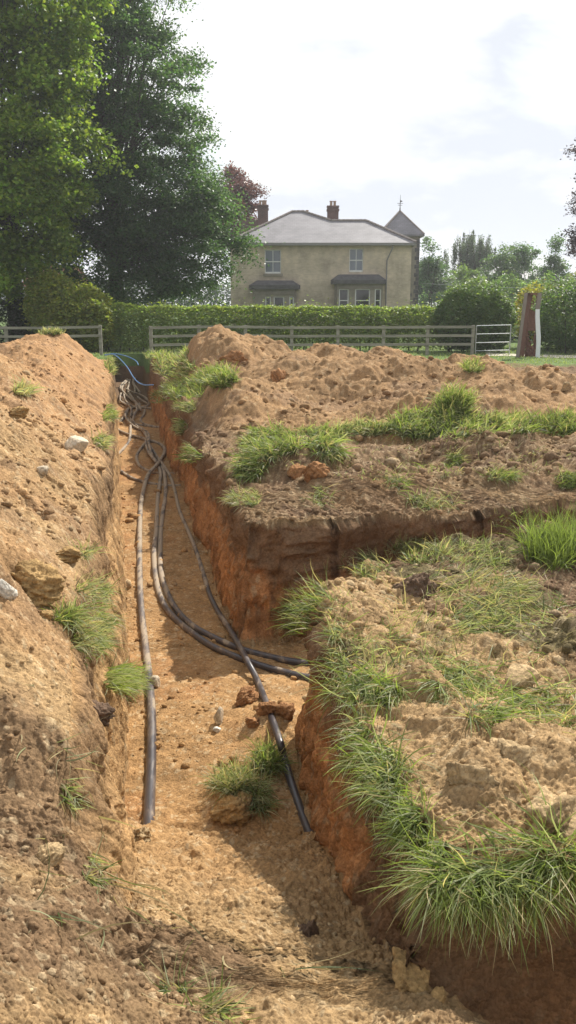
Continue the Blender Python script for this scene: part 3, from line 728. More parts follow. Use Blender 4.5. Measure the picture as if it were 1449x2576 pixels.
def duct_material():
    m, nt, b = newmat('muddy_duct'); L = nt.links.new
    geo = N(nt, 'ShaderNodeNewGeometry')
    mpp = N(nt, 'ShaderNodeMapping'); mpp.inputs['Scale'].default_value = (1, .22, 1); L(geo.outputs['Position'], mpp.inputs['Vector'])
    n = N(nt, 'ShaderNodeTexNoise', Scale=11.0, Detail=7.0, Roughness=.65); L(mpp.outputs[0], n.inputs['Vector'])
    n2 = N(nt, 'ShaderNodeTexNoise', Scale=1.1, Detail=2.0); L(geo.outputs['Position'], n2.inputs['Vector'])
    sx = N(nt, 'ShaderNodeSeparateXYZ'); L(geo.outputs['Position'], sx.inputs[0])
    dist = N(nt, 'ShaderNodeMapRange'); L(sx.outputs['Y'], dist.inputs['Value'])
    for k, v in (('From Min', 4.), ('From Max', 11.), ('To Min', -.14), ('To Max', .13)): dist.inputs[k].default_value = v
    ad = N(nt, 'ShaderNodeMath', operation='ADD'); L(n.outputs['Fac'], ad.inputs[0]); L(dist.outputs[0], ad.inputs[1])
    ad2 = N(nt, 'ShaderNodeMath', operation='MULTIPLY_ADD'); L(n2.outputs['Fac'], ad2.inputs[0]); ad2.inputs[1].default_value = .5; L(ad.outputs[0], ad2.inputs[2])
    r = N(nt, 'ShaderNodeValToRGB'); L(ad2.outputs[0], r.inputs[0])
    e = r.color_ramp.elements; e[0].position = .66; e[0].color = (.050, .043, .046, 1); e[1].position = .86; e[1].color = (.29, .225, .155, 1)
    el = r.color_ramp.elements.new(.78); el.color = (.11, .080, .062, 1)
    L(r.outputs[0], b.inputs['Base Color'])
    rr = N(nt, 'ShaderNodeMapRange'); L(ad2.outputs[0], rr.inputs['Value'])
    for k, v in (('From Min', .66), ('From Max', .86), ('To Min', .33), ('To Max', .85)): rr.inputs[k].default_value = v
    L(rr.outputs[0], b.inputs['Roughness'])
    bp = N(nt, 'ShaderNodeBump', Strength=.35, Distance=.006); L(n.outputs['Fac'], bp.inputs['Height']); L(bp.outputs['Normal'], b.inputs['Normal'])
    return m
DUCTM = duct_material()
BLUEP = simple('blue_pipe_plastic', (.07, .17, .34), .4, var=.15, scale=5)
c4 = lambda a, b: (234.8 + a * .2315, 838.5 + b * .2315)
c5 = lambda a, b: (234.8 + a * .3935, 1173.9 + b * .3935)
gd = 'black cable ducts laid along the trench floor'
def duct(label, pix, r=.033, lift=None, name='cable_duct', mat=None, group=gd):
    pts = []
    for i, (u, v) in enumerate(pix):
        z = -1.12 + r * .9 + (lift[i] if lift else 0)
        x, y, _ = on_plane(u, v, z)
        fz = height(np.array([x]), np.array([y]), 0)[1]['inner'][0]
        zz = fz + r * .8 + (lift[i] if lift else 0)
        x, y, _ = on_plane(u, v, zz)
        pts.append((float(x), float(y), float(zz)))
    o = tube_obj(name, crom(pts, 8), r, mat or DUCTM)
    return tag(o, label, 'duct', group)

duct('single thick duct running straight along the left of the trench toward the camera',
     [(370, 2165), (372, 2125), (374, 2090), (377, 2000), (381, 1900), (381, 1800), (375, 1710), (365, 1620), (355, 1530), (351, 1430), (352, 1310), (357, 1250), (372, 1196), c4(690, 1430), c4(775, 1290), c4(740, 1215), c4(600, 1160), c4(400, 1105), c4(285, 1060), c4(250, 1010), c4(285, 975), c4(330, 910), c4(370, 850)],
     lift=[-.18, -.03, 0, 0, 0, 0, 0, 0, 0, 0, 0, .03, .07, .10, .04, .02, .02, .02, 0, 0, 0, .02, .04], r=.036)
duct('outer duct of the pair curving right into the side trench',
     [c4(640, 1330), c4(700, 1440), c5(430, 50), c5(412, 200), c5(402, 400), c5(387, 550), c5(400, 720), c5(440, 860), c5(520, 970), c5(640, 1070), c5(760, 1150), c5(900, 1212), c5(1100, 1282), c5(1300, 1335), c5(1480, 1370)],
     lift=[.02, .04, .02] + [0] * 12)
duct('inner duct of the pair curving right into the side trench',
     [c4(680, 1330), c4(745, 1440), c5(457, 60), c5(461, 180), c5(443, 300), c5(428, 450), c5(430, 650), c5(465, 790), c5(535, 920), c5(645, 1025), c5(800, 1108), c5(950, 1170), c5(1150, 1222), c5(1310, 1252), c5(1500, 1275)],
     lift=[.02, .04, .02] + [0] * 12)
duct('thin speckled duct crossing over the pair and running to the near block wall',
     [c4(600, 1200), c4(700, 1350), c5(485, 50), c5(520, 150), c5(550, 280), c5(605, 410), c5(650, 520), c5(705, 690), c5(745, 820), c5(805, 940), c5(865, 1030), c5(930, 1140), c5(985, 1245), c5(1045, 1360), c5(1112, 1530), c5(1190, 1750), (714, 1905), (738, 1985), (770, 2075), (784, 2110), (798, 2150)],
     lift=[.02, .04, .02, 0, 0, 0, 0, 0, 0, .01, .04, .085, .085, .03, .04, .05, .03, .01, 0, -.02, -.22], r=.027)
duct('duct looping wide to the left then under the others to the right wall',
     [c4(405, 1000), c4(400, 1100), c4(385, 1180), c4(320, 1260), c4(255, 1330), c4(235, 1390), c4(265, 1460), c4(340, 1530), c4(450, 1590), c4(600, 1630), c4(760, 1655), c4(950, 1660)], lift=[.03, .03, 0, 0, 0, 0, 0, 0, 0, -.01, -.02, -.02])
duct('duct making the smaller loop inside the wide left loop',
     [c4(600, 1150), c4(545, 1215), c4(490, 1290), c4(468, 1360), c4(500, 1440), c4(580, 1490), c4(690, 1520), c4(830, 1530), c4(940, 1540)], lift=[.03, 0, 0, 0, 0, 0, -.01, -.02, -.02])
duct('duct leaving the tangle to the right wall in one smooth curve',
     [c4(610, 770), c4(560, 800), c4(440, 808), c4(370, 835), c4(340, 870), c4(360, 920), c4(420, 970), c4(520, 1000), c4(640, 1015), c4(740, 1022)], lift=[.1, .06, .05, .05, .04, .02, 0, 0, 0, 0])
duct('duct emerging from a small hollow by the right wall in the tangle',
     [c4(560, 830), c4(550, 880), c4(515, 940), c4(540, 980), c4(640, 1010), c4(730, 1030)], lift=[.03, .02, .0, 0, -.01, -.02])
duct('duct with a cut end lying across the tangle from left to right',
     [c4(295, 740), c4(370, 765), c4(460, 800), c4(570, 810), c4(680, 825)], lift=[.03, .06, .07, .05, .02])
TANG = [
    ('leftmost duct of the far bundle, bulging to the left wall', [(540, 250), (470, 300), (420, 380), (395, 470), (310, 550), (295, 600), (320, 650), (380, 690), (440, 740), (500, 800)]),
    ('second duct of the far bundle, inside the leftmost one', [(545, 270), (480, 320), (430, 400), (400, 480), (330, 560), (310, 610), (350, 660), (410, 700), (470, 760), (520, 830)]),
    ('duct of the far bundle that drops straight down its middle', [(548, 262), (490, 310), (445, 400), (400, 500), (385, 560), (375, 620), (410, 680), (450, 730)]),
    ('duct of the far bundle that forks off to the right', [(520, 330), (490, 400), (440, 470), (440, 540), (470, 590), (505, 640)]),
    ('short duct of the far bundle bending beside the forked one', [(530, 340), (500, 410), (460, 480), (430, 530), (450, 590), (450, 640)]),
    ('duct wandering from the left wall through the middle of the tangle', [(300, 650), (290, 700), (300, 740), (350, 770), (400, 800), (410, 850), (405, 900)]),
    ('duct curving beside the wandering one in the tangle', [(330, 660), (345, 720), (380, 770), (410, 820), (415, 880)]),
    ('duct snaking down from the tangle to the crossing point', [(500, 760), (500, 810), (430, 880), (405, 930), (440, 990), (520, 1040), (560, 1090), (590, 1150), (610, 1230), (640, 1330)]),
    ('second snaking duct beside the crossing point', [(460, 760), (470, 830), (440, 900), (430, 950), (480, 1010), (550, 1060), (575, 1120), (570, 1200), (600, 1290), (680, 1400)]),
    ('pale muddy duct on the right side of the snaking ones', [(480, 690), (530, 730), (590, 760), (600, 740), (540, 690), (470, 650)]),
    ('duct lying across the far floor toward the right wall', [(350, 600), (430, 640), (520, 670), (600, 720)]),
    ('bright duct end sticking up from the crossing point', [(520, 1030), (550, 1050), (590, 1080), (605, 1130), (600, 1180), (620, 1250)]),
    ('narrow duct between the two snaking ones', [(390, 800), (350, 860), (360, 930), (430, 1000), (500, 1040)]),
]
for i, (lb, pp) in enumerate(TANG):
    n = len(pp)
    duct(lb, [c4(*p) for p in pp], lift=[.03 + .09 * random.random() + (.35 * max(0, 1 - j * .33) if pp[0][1] < 300 else 0) for j in range(n)], r=.029 if pp[0][1] > 500 else .036)
def air_tube(label, pts, r):
    tag(tube_obj('water_pipe', crom(pts, 8), r, BLUEP), label, 'pipe', 'blue water pipes at the far end of the trench')
yb = 26.0
air_tube('upper blue pipe arching across the far end of the trench', [at_y(*c4(120, 235), 27.5), at_y(*c4(215, 222), 27.5), at_y(*c4(310, 235), 27.5), at_y(*c4(400, 265), 27.5), at_y(*c4(465, 302), 27), at_y(*c4(490, 345), 26.5)], .016)
air_tube('lower blue pipe dropping from the left lip down among the ducts', [at_y(*c4(130, 240), 27), at_y(*c4(215, 228), 26.5), at_y(*c4(290, 280), 26), at_y(*c4(370, 370), 25), at_y(*c4(430, 470), 23.5), at_y(*c4(490, 535), 22.5), at_y(*c4(560, 562), 21.9), at_y(*c4(650, 560), 21.5)], .016)

# ------------------------------------------------------------------ foliage
def leaf_quads(P, size, cols, seed, aspect=.6, upbias=.6, hang=0.0):
    rg = np.random.default_rng(seed); n = len(P)
    nr = rg.normal(size=(n, 3)); nr[:, 2] = np.abs(nr[:, 2]) + upbias; nr /= np.linalg.norm(nr, axis=1)[:, None]
    a = rg.normal(size=(n, 3)); a[:, 2] -= hang * 3; a = a - nr * np.sum(a * nr, 1)[:, None]; a /= np.linalg.norm(a, axis=1)[:, None] + 1e-9
    b = np.cross(nr, a); s = (size * rg.uniform(.6, 1.3, n))[:, None]
    fold = nr * s * .15
    V = np.stack([P - a * s, P + b * s * aspect + fold, P + a * s * .9, P - b * s * aspect + fold], 1).reshape(-1, 3)
    Q = np.arange(4 * n).reshape(n, 4)
    return V, Q, np.repeat(cols, 4, 0)

def leaf_cols(base, n, rg, var=.3, hue=.15):
    c = np.array(base)[None] * rg.uniform(1 - var, 1 + var, (n, 1))
    c[:, 0] *= rg.uniform(1 - hue, 1 + hue * 1.6, n); return np.clip(c, .005, .9)

def tree(name, label, base, trunk_top, blobs, ncl, nleaf, lsize, colour, seed, cat='tree', group=None, mat=None, trunk_r=.3, cl_r=.75, hang=0., limbs=40, lean=(0, 0), shell=.45, flat=.6, aspect=.6, crown_name='crown'):
    """blobs: (x, y, z, rx, ry, rz) in world metres"""
    rg = np.random.default_rng(seed); root = empty(name, base)
    tag(root, label, cat, group)
    bl = np.array(blobs, float); wts = (bl[:, 3] * bl[:, 4] * bl[:, 5]) ** .8; wts /= wts.sum()
    bi = rg.choice(len(bl), ncl, p=wts)
    d = rg.normal(size=(ncl, 3)); d /= np.linalg.norm(d, axis=1)[:, None]
    rad = rg.uniform(shell, 1.0, ncl) ** .6
    cen = bl[bi, :3] + d * rad[:, None] * bl[bi, 3:]
    cen += rg.normal(0, .2, cen.shape)
    # leaves cluster along drooping sprays
    k = nleaf // ncl; n = ncl * k
    cc = np.repeat(cen, k, 0); sz = np.repeat(cl_r * rg.uniform(.55, 1.3, ncl), k)[:, None]
    out = np.repeat(d, k, 0)
    off = rg.normal(0, .5, (n, 3)) * sz * np.array([1, 1, flat])
    off += out * (rg.uniform(-.7, .7, n)[:, None] * sz)
    off[:, 2] -= (off[:, 0] ** 2 + off[:, 1] ** 2) * .15 / max(cl_r, .2)
    if hang: off[:, 2] -= rg.uniform(0, 1, n) ** 1.0 * hang * np.repeat(rg.uniform(.4, 1.3, ncl), k); off[:, :2] *= (1 - .55 * (hang > 0))
    P = cc + off
    cv = np.repeat(rg.uniform(.78, 1.25, (ncl, 1)), k, 0)
    V, Q, c = leaf_quads(P, lsize, leaf_cols(colour, n, rg) * cv, seed + 1, hang=hang * .3, aspect=aspect)
    b = np.array(base)
    cr = link(crown_name, mesh_np(crown_name, V - b, Q, mat or LEAF, c, smooth=False), root)
    # trunk and limbs
    tt = np.array(trunk_top, float); Vs = []; Fs = []; o = 0
    def add(pts, r0, r1, kk=7):
        nonlocal o
        n_ = len(pts); rr = [r0 + (r1 - r0) * (i / (n_ - 1)) ** .8 for i in range(n_)]
        v, f = tube_arrays(pts, rr, kk); Vs.append(v); Fs.append(f + o); o += len(v)
    mid = (b + tt) / 2 + rg.normal(0, .15, 3) * [1, 1, 0]
    tp = crom([b - [0, 0, .3], b + [0, 0, .35], mid, tt], 5)
    rr = [trunk_r * (1.45 if i == 0 else 1.25 if i < 5 else 1) * (1 - .55 * i / len(tp)) for i in range(len(tp))]
    v, f = tube_arrays(tp, rr, 10); Vs.append(v); Fs.append(f + o); o += len(v)
    pick = rg.choice(ncl, min(limbs, ncl), replace=False)
    for q_ in pick:
        e = cen[q_]; frac = rg.uniform(.35, 1.0); st = b + (tt - b) * frac
        if e[2] < st[2] + .1: st = b + (tt - b) * rg.uniform(.3, .6)
        m1 = st + (e - st) * .45 + np.array([0, 0, .12 * np.linalg.norm(e - st)]) + rg.normal(0, .2, 3)
        pth = crom([st, m1, e], 5); add(pth, trunk_r * .28 * (1.15 - frac * .5), .012, 6)
        for _ in range(2):
            e2 = e + rg.normal(0, .5, 3) * [1, 1, .6]; j = rg.integers(3, 7); s2 = np.array(pth[j][:])
            add(crom([s2, (s2 + e2) / 2 + rg.normal(0, .12, 3), e2], 4), trunk_r * .09, .008, 5)
    link('trunk', mesh_np('trunk', np.concatenate(Vs) - b, np.concatenate(Fs), BARK), root)
    return root

def shrub(name, label, blobs, n, lsize, colour, seed, cat, group=None, base=None, stems=14, inner=.25, top_light=None):
    """dense clipped foliage: leaves mostly on the skin of the blobs, stems inside"""
    rg = np.random.default_rng(seed); bl = np.array(blobs, float)
    b = np.array(base if base is not None else (bl[:, 0].mean(), bl[:, 1].mean(), 0.))
    root = empty(name, b); tag(root, label, cat, group)
    wts = (bl[:, 3] * bl[:, 5] + bl[:, 4] * bl[:, 5] + bl[:, 3] * bl[:, 4]); wts /= wts.sum(); bi = rg.choice(len(bl), n, p=wts)
    d = rg.normal(size=(n, 3)); d /= np.linalg.norm(d, axis=1)[:, None]
    lump = 1 + .24 * fbm(d[:, 0] * 3 + bi * 3.3, d[:, 2] * 3 + d[:, 1] * 2, 3, seed)
    rad = np.where(rg.uniform(0, 1, n) < inner, rg.uniform(.55, .9, n), rg.normal(.97, .035, n)) * lump
    P = bl[bi, :3] + d * rad[:, None] * bl[bi, 3:]
    P += rg.normal(0, .03, P.shape)
    so_ = rg.uniform(0, 1, n) < .05; P[so_] += d[so_] * rg.uniform(0, .28, (so_.sum(), 1)) * np.array([1, 1, 1.3])
    P = P[P[:, 2] > .08]; n = len(P)
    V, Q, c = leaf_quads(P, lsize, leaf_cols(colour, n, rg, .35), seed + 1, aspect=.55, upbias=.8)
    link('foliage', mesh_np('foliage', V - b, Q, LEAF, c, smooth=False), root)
    Vs = []; Fs = []; o = 0
    for i in range(stems):
        q = bl[i % len(bl)]; s = np.array([q[0] + rg.uniform(-.5, .5) * q[3], q[1] + rg.uniform(-.4, .4) * q[4], 0.])
        e = s + [rg.normal(0, .2), rg.normal(0, .15), q[2] + q[5] * .6]
        v, f = tube_arrays(crom([s, (s + e) / 2 + rg.normal(0, .08, 3), e], 4), .03, 5, .012); Vs.append(v); Fs.append(f + o); o += len(v)
    link('stem', mesh_np('stem', np.concatenate(Vs) - b, np.concatenate(Fs), BARK), root)
    return root

# the long hedge: a clipped box of leaves
def hedge(label, x0, x1, y, depth, h, n, lsize, colour, seed, hfun=None):
    rg = np.random.default_rng(seed); b = np.array([(x0 + x1) / 2, y, 0.]); root = empty('hedge', b); tag(root, label, 'hedge')
    x = rg.uniform(x0, x1, n); hh = h + .10 * fbm(x * 1.1, x * 0, 3, seed) + (hfun(x) if hfun else 0)
    face = rg.uniform(0, 1, n)
    z = np.where(face < .58, rg.uniform(.1, 1, n) * hh, hh); yy = np.where(face < .58, y - depth / 2, rg.uniform(-.5, .5, n) * depth + y)
    back = rg.uniform(0, 1, n) < .10; yy = np.where(back & (face < .58), y + depth / 2, yy)
    inn = rg.uniform(0, 1, n) < .15; yy = np.where(inn, y + rg.uniform(-.4, .4, n) * depth, yy); z = np.where(inn, rg.uniform(.2, .95, n) * hh, z)
    lump = .16 * fbm(x * 1.6, z * 1.8, 3, seed + 3)
    yy = yy + lump + rg.normal(0, .05, n); z = z + rg.normal(0, .05, n) * (1 + (rg.uniform(0, 1, n) < .03) * 3)
    shoulder = np.clip((z - hh * .62) / (hh * .38), 0, 1); yy = np.where(yy < y, yy + shoulder ** 2 * .5, yy); z = z - .12 * np.clip((y - .2 - yy) / .5, 0, 1) * (face > .58)
    P = np.stack([x, yy, np.maximum(z, .1)], 1)
    V, Q, c = leaf_quads(P, lsize, leaf_cols(colour, n, rg, .35), seed + 1, aspect=.55, upbias=.9)
    link('foliage', mesh_np('foliage', V - b, Q, LEAF, c, smooth=False), root)
    Vs = []; Fs = []; o = 0
    for i in range(int((x1 - x0) / .5)):
        s = np.array([x0 + .25 + i * .5 + rg.normal(0, .08), y + rg.normal(0, .1), 0.]); e = s + [rg.normal(0, .15), rg.normal(0, .1), h * .85]
        v, f = tube_arrays(crom([s, (s + e) / 2 + rg.normal(0, .05, 3), e], 4), .035, 5, .012); Vs.append(v); Fs.append(f + o); o += len(v)
    link('stem', mesh_np('stem', np.concatenate(Vs) - b, np.concatenate(Fs), BARK), root)

GR1 = (.075, .145, .022); GR2 = (.032, .085, .026); LAU = (.10, .17, .03)
hedge('long clipped laurel hedge running behind the wooden fence in front of the house', -8.1, 6.7, 38.2, 1.3, 1.78, 80000, .06, (.20, .27, .07), 71,
      hfun=lambda x: .12 * sstep(-4, -8, x))
shrub('laurel_bush', 'tall leafy laurel bush leaning over the left fence', [(-9.2, 37.6, 1.4, 1.7, 1.0, 1.45), (-10.1, 37.8, 1.9, 1.2, 1.0, 1.35), (-8.4, 37.5, .9, .9, .8, .95)],
      26000, .085, (.23, .27, .06), 73, 'shrub')
shrub('undergrowth', 'undergrowth coloured dark for the shade at the foot of the maple', [(-12.4, 39.3, 1.0, 1.7, .9, 1.2), (-11.0, 39.8, 1.3, 1.2, .9, 1.4)], 9000, .08, (.035, .055, .025), 72, 'shrub')  # low shrub added for the dark under the maple, shade put in leaf colour
shrub('round_bush', 'big rounded laurel bush at the right end of the hedge beside the gate', [(8.0, 37.5, 1.5, 1.55, 1.3, 1.5), (7.4, 37.6, 1.3, 1.1, 1.2, 1.25), (8.7, 37.5, 1.2, 1.05, 1.1, 1.25)],
      30000, .062, (.115, .18, .06), 75, 'shrub')
shrub('tall_hedge', 'big dark hedge with sunlit yellow green top right of the metal sculpture', [(12.6, 36.3, 1.5, 2.0, 2.0, 1.55), (13.6, 38.5, 1.6, 2.6, 2.5, 1.6), (12.0, 37.8, 1.4, 1.4, 1.8, 1.5), (15.5, 37, 1.6, 2.5, 2.2, 1.6)],
      46000, .062, (.085, .14, .045), 77, 'hedge')
shrub('yellow_shrub', 'golden leaved shrub between the sculpture and the dark hedge', [(11.5, 40.8, 1.5, 1.1, 1.0, 1.3), (12.3, 41.2, 1.6, 1.2, 1.0, 1.25)], 7000, .07, (.26, .25, .04), 79, 'shrub')
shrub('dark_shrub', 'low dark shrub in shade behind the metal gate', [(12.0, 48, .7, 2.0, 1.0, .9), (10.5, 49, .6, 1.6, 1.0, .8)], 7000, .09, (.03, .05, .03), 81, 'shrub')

tree('maple_tree', 'big bright green maple filling the left edge of the photo', (-12.6, 40.6, 0), (-12.8, 40.6, 9), [
    (-11.6, 39.5, 14.2, 4.3, 3.0, 3.0), (-12.5, 39.5, 10.8, 3.9, 3.0, 2.6), (-12.0, 39, 8.2, 4.0, 3.0, 2.3), (-12.0, 39, 5.6, 3.4, 2.8, 1.9), (-17, 40, 9, 4, 4, 6), (-12.6, 38.9, 3.4, 2.4, 2.0, 1.5), (-12, 40, 17, 4, 3.5, 3)],
    640, 135000, .10, (.165, .245, .040), 81, group='broadleaf trees', trunk_r=.5, cl_r=.75, limbs=60, aspect=.75, shell=.4)
tree('beech_tree', 'large dark green beech with wide low limbs left of the house', (-9.3, 47.0, 0), (-9.0, 46.6, 11), [
    (-9.6, 46, 17.2, 4.0, 3.5, 3.6), (-9.0, 46, 13.2, 4.6, 3.6, 2.6), (-8.3, 46, 10.0, 5.0, 3.6, 2.2), (-7.2, 45.6, 7.2, 4.9, 3.4, 1.9), (-5.6, 45.2, 4.9, 4.0, 3.0, 1.8), (-9.5, 45.5, 4.2, 4.0, 3.0, 1.7), (-13, 46, 7, 3.5, 3, 3), (-5.0, 45.0, 3.4, 2.7, 2.5, 1.1), (-8.5, 45.0, 2.9, 4.0, 2.5, 1.0), (-5.0, 45.2, 5.6, 3.1, 2.6, 1.6)],
    860, 190000, .09, (.068, .13, .052), 83, group='broadleaf trees', trunk_r=.5, cl_r=.8, limbs=110, shell=.45, flat=.4, aspect=.55)
tree('copper_tree', 'small copper leaved tree peeping over the left of the house roof', (-4.6, 78, 0), (-4.4, 78, 9), [
    (-4.2, 78, 10.2, 1.8, 1.8, 2.0), (-4.8, 78, 11.6, 1.6, 1.5, 1.6), (-5.2, 78, 8.9, 2.2, 1.8, 2.0)], 170, 30000, .11, (.16, .062, .060), 85, mat=LEAFP, group='copper leaved trees', cl_r=.55, trunk_r=.25, limbs=30)
tree('copper_tree', 'dark purple tree reaching in from the right edge of the photo', (21.5, 60, 0), (21.3, 60, 8), [
    (21.8, 60, 12.0, 2.6, 2.4, 2.4), (21.6, 60, 9.2, 2.5, 2.4, 1.8), (21.6, 60, 5.6, 2.9, 2.4, 1.7)], 130, 22000, .10, (.045, .028, .045), 87, mat=LEAFP, group='copper leaved trees', cl_r=.6, trunk_r=.3, limbs=40)
tree('birch_tree', 'weeping birch with hanging sprays, tallest of the distant trees', (19.3, 95, 0), (19.1, 95, 7.5), [
    (19.8, 95, 8.1, 2.1, 1.7, 1.5), (18.0, 95, 6.9, 1.9, 1.7, 1.2), (20.7, 95, 7.0, 1.5, 1.5, 1.3)], 150, 21000, .085, (.09, .13, .085), 89, hang=1.7, cl_r=.36, trunk_r=.22, limbs=45, flat=1)
BG = 'distant trees right of the house'
for args in (
    ('distant green tree in front of the weeping birch', (16.9, 84, 0), [(16.8, 84, 3.3, 2.4, 2, 2.2), (17.6, 84, 4.4, 1.5, 1.4, 1.2)], (.085, .135, .04), 2.2),
    ('distant bushy tree right of the birch', (20.9, 86, 0), [(20.9, 86, 4.0, 1.9, 1.8, 2.3), (20.6, 86, 6.0, 1.0, 1, 1.5)], (.07, .12, .045), 3),
    ('distant broad crowned tree, middle of the group', (23.3, 88, 0), [(23.3, 88, 5.0, 1.9, 1.8, 2.6), (23.0, 88, 6.5, 1.4, 1.3, 1.3)], (.06, .115, .045), 3.5),
    ('slim pointed tree at the right of the distant group', (25.8, 86, 0), [(25.8, 86, 4.3, 1.2, 1.2, 2.4), (25.7, 86, 6.8, .55, .6, 1.5), (26.2, 86, 4.5, 1.4, 1, 1.2)], (.055, .105, .04), 4),
    ('distant low tree beside the right wall of the house', (13.4, 82, 0), [(13.2, 82, 3.4, 1.3, 1.3, 3.0), (12.9, 82, 6.2, .8, .8, 1.6)], (.06, .11, .05), 3),
    ('distant dark round tree low between house and birch', (14.8, 96, 0), [(15.0, 96, 4.4, 1.6, 1.4, 1.9)], (.04, .08, .045), 2.5),
    ('low green tree behind the metal sculpture', (24.4, 76, 0), [(22.4, 76, 2.4, 2.2, 1.6, 1.9), (24.8, 76, 2.2, 2.0, 1.6, 1.9)], (.09, .15, .04), 2),
    ('low green tree behind the round bush', (18.8, 76, 0), [(18.9, 76, 2.2, 2.4, 1.6, 1.9)], (.085, .14, .04), 2),
    ('grey green tree half hidden by the purple one', (27.5, 80, 0), [(27.6, 80, 3.4, 2.4, 2, 2.5)], (.11, .12, .06), 2)):
    lb, bs, bb, colr, hgt = args
    tree('distant_tree', lb, bs, (bs[0], bs[1], hgt + 1), bb, 60, 9000, .11, tuple(k_ * 1.5 for k_ in colr), int(bs[0] * 31), group=BG, cl_r=.6, trunk_r=.16, limbs=18)
rgw = np.random.default_rng(4)
wb = [(x, 150 + rgw.uniform(-6, 6), 2.0 + rgw.uniform(0, 1.5), 5, 3, 2.6 + rgw.uniform(0, 1.6)) for x in np.arange(-80, 110, 5.0)]
bl = np.array(wb); n = 60000; bi = rgw.integers(0, len(bl), n); d = rgw.normal(size=(n, 3)); d /= np.linalg.norm(d, axis=1)[:, None]
P = bl[bi, :3] + d * bl[bi, 3:] * rgw.uniform(.6, 1.1, (n, 1)); P[:, 2] = np.maximum(P[:, 2], .1)
V, Q, c = leaf_quads(P, .28, leaf_cols((.05, .085, .05), n, rgw), 5)
tag(link('far_wood', mesh_np('far_wood', V, Q, LEAF, c, smooth=False)), 'far-off line of woodland closing the view', 'wood', None, 'stuff')

# ------------------------------------------------------------------ boxes and built things
class MB:
    def __init__(s): s.bm = bmesh.new()
    def box(s, x0, x1, y0, y1, z0, z1, bev=0):
        vs = [s.bm.verts.new(p) for p in ((x0, y0, z0), (x1, y0, z0), (x1, y1, z0), (x0, y1, z0), (x0, y0, z1), (x1, y0, z1), (x1, y1, z1), (x0, y1, z1))]
        fs = [s.bm.faces.new([vs[i] for i in f]) for f in ((3, 2, 1, 0), (4, 5, 6, 7), (0, 1, 5, 4), (1, 2, 6, 5), (2, 3, 7, 6), (3, 0, 4, 7))]
        if bev:
            es = {e for f in fs for e in f.edges}; bmesh.ops.bevel(s.bm, geom=list(es), offset=bev, segments=1, affect='EDGES')
        return s
    def bar(s, a, b, w, h):
        a, b = Vector(a), Vector(b); d = (b - a); L = d.length; d.normalize(); sx = d.cross(Vector((0, 0, 1)))
        sx = sx.normalized() if sx.length > 1e-4 else Vector((1, 0, 0)); up = sx.cross(d)
        vs = [s.bm.verts.new(p + sx * (w / 2 * i) + up * (h / 2 * j)) for p in (a, b) for i, j in ((-1, -1), (1, -1), (1, 1), (-1, 1))]
        for f in ((3, 2, 1, 0), (4, 5, 6, 7), (0, 1, 5, 4), (1, 2, 6, 5), (2, 3, 7, 6), (3, 0, 4, 7)): s.bm.faces.new([vs[i] for i in f])
        return s
    def poly(s, pts): s.bm.faces.new([s.bm.verts.new(p) for p in pts]); return s
    def prism(s, pts, z0, z1):
        lo = [s.bm.verts.new((p[0], p[1], z0)) for p in pts]; hi = [s.bm.verts.new((p[0], p[1], z1)) for p in pts]; n = len(pts)
        s.bm.faces.new(lo[::-1]); s.bm.faces.new(hi)
        for i in range(n): s.bm.faces.new((lo[i], lo[(i + 1) % n], hi[(i + 1) % n], hi[i]))
        return s
    def tube(s, pts, r, k=8):
        v, f = tube_arrays(pts, r, k); vv = [s.bm.verts.new(p) for p in v]
        for q in f: s.bm.faces.new([vv[i] for i in q])
        return s
    def build(s, name, mat, parent=None, off=(0, 0, 0)):
        bmesh.ops.recalc_face_normals(s.bm, faces=s.bm.faces)
        me = bpy.data.meshes.new(name); s.bm.to_mesh(me); s.bm.free(); me.materials.append(mat)
        o = link(name, me, parent)
        if parent: me.transform(Matrix.Translation(-Vector(off)))
        return o

# fence
FY = 35.0
STEEL = simple('galvanised_steel', (.42, .44, .43), .32, metal=.7, var=.1)
RUST = simple('rusted_steel', (.135, .06, .04), .75, var=.35, scale=12, bump=.2)
RUSTF = simple('brown_painted_steel', (.20, .165, .145), .45, var=.12, scale=6)
WHITE_S = simple('sky_sheen_steel', (.70, .71, .75), .35, metal=.15, var=.04)  # white base colour stands in for sky reflected by the wavy post
def fence(label, xs, y0, y1, rails, seed):
    rg = random.Random(seed); yy = lambda x: y0 + (y1 - y0) * (x - xs[0]) / (xs[-1] - xs[0])
    b = (xs[0], yy(xs[0]), 0); root = empty('wooden_fence', b); tag(root, label, 'fence', 'weathered post and rail fence')
    zo = [rg.uniform(-.03, .03) for _ in xs]
    for i, x in enumerate(xs):
        m = MB(); m.box(x - .065, x + .065, yy(x) - .05, yy(x) + .05, -.1, 1.17 + zo[i], .008); m.build('post', WOOD, root, b)
    for i in range(len(xs) - 1):
        for z in rails:
            m = MB(); m.bar((xs[i] - .01 + .006 * (i % 2), yy(xs[i]) - .075 - .005 * (i % 2), z + zo[i]), (xs[i + 1] + .01, yy(xs[i + 1]) - .075 - .005 * (i % 2), z + zo[i + 1]), .038, .10); m.build('rail', WOOD, root, b)
px = lambda u, y=FY: (u - 724.5) / F * y / 1.0215
fence('weathered wooden fence right of the trench, running to the metal gate', [px(u) for u in (379, 500, 617, 734, 850, 965, 1076, 1190)], FY, FY, (.42, .76, 1.10), 1)
fence('weathered wooden fence left of the trench, ending at a lone post', [px(u) for u in (-215, -100, 15, 125, 252)], FY, FY, (.76, 1.10), 2)
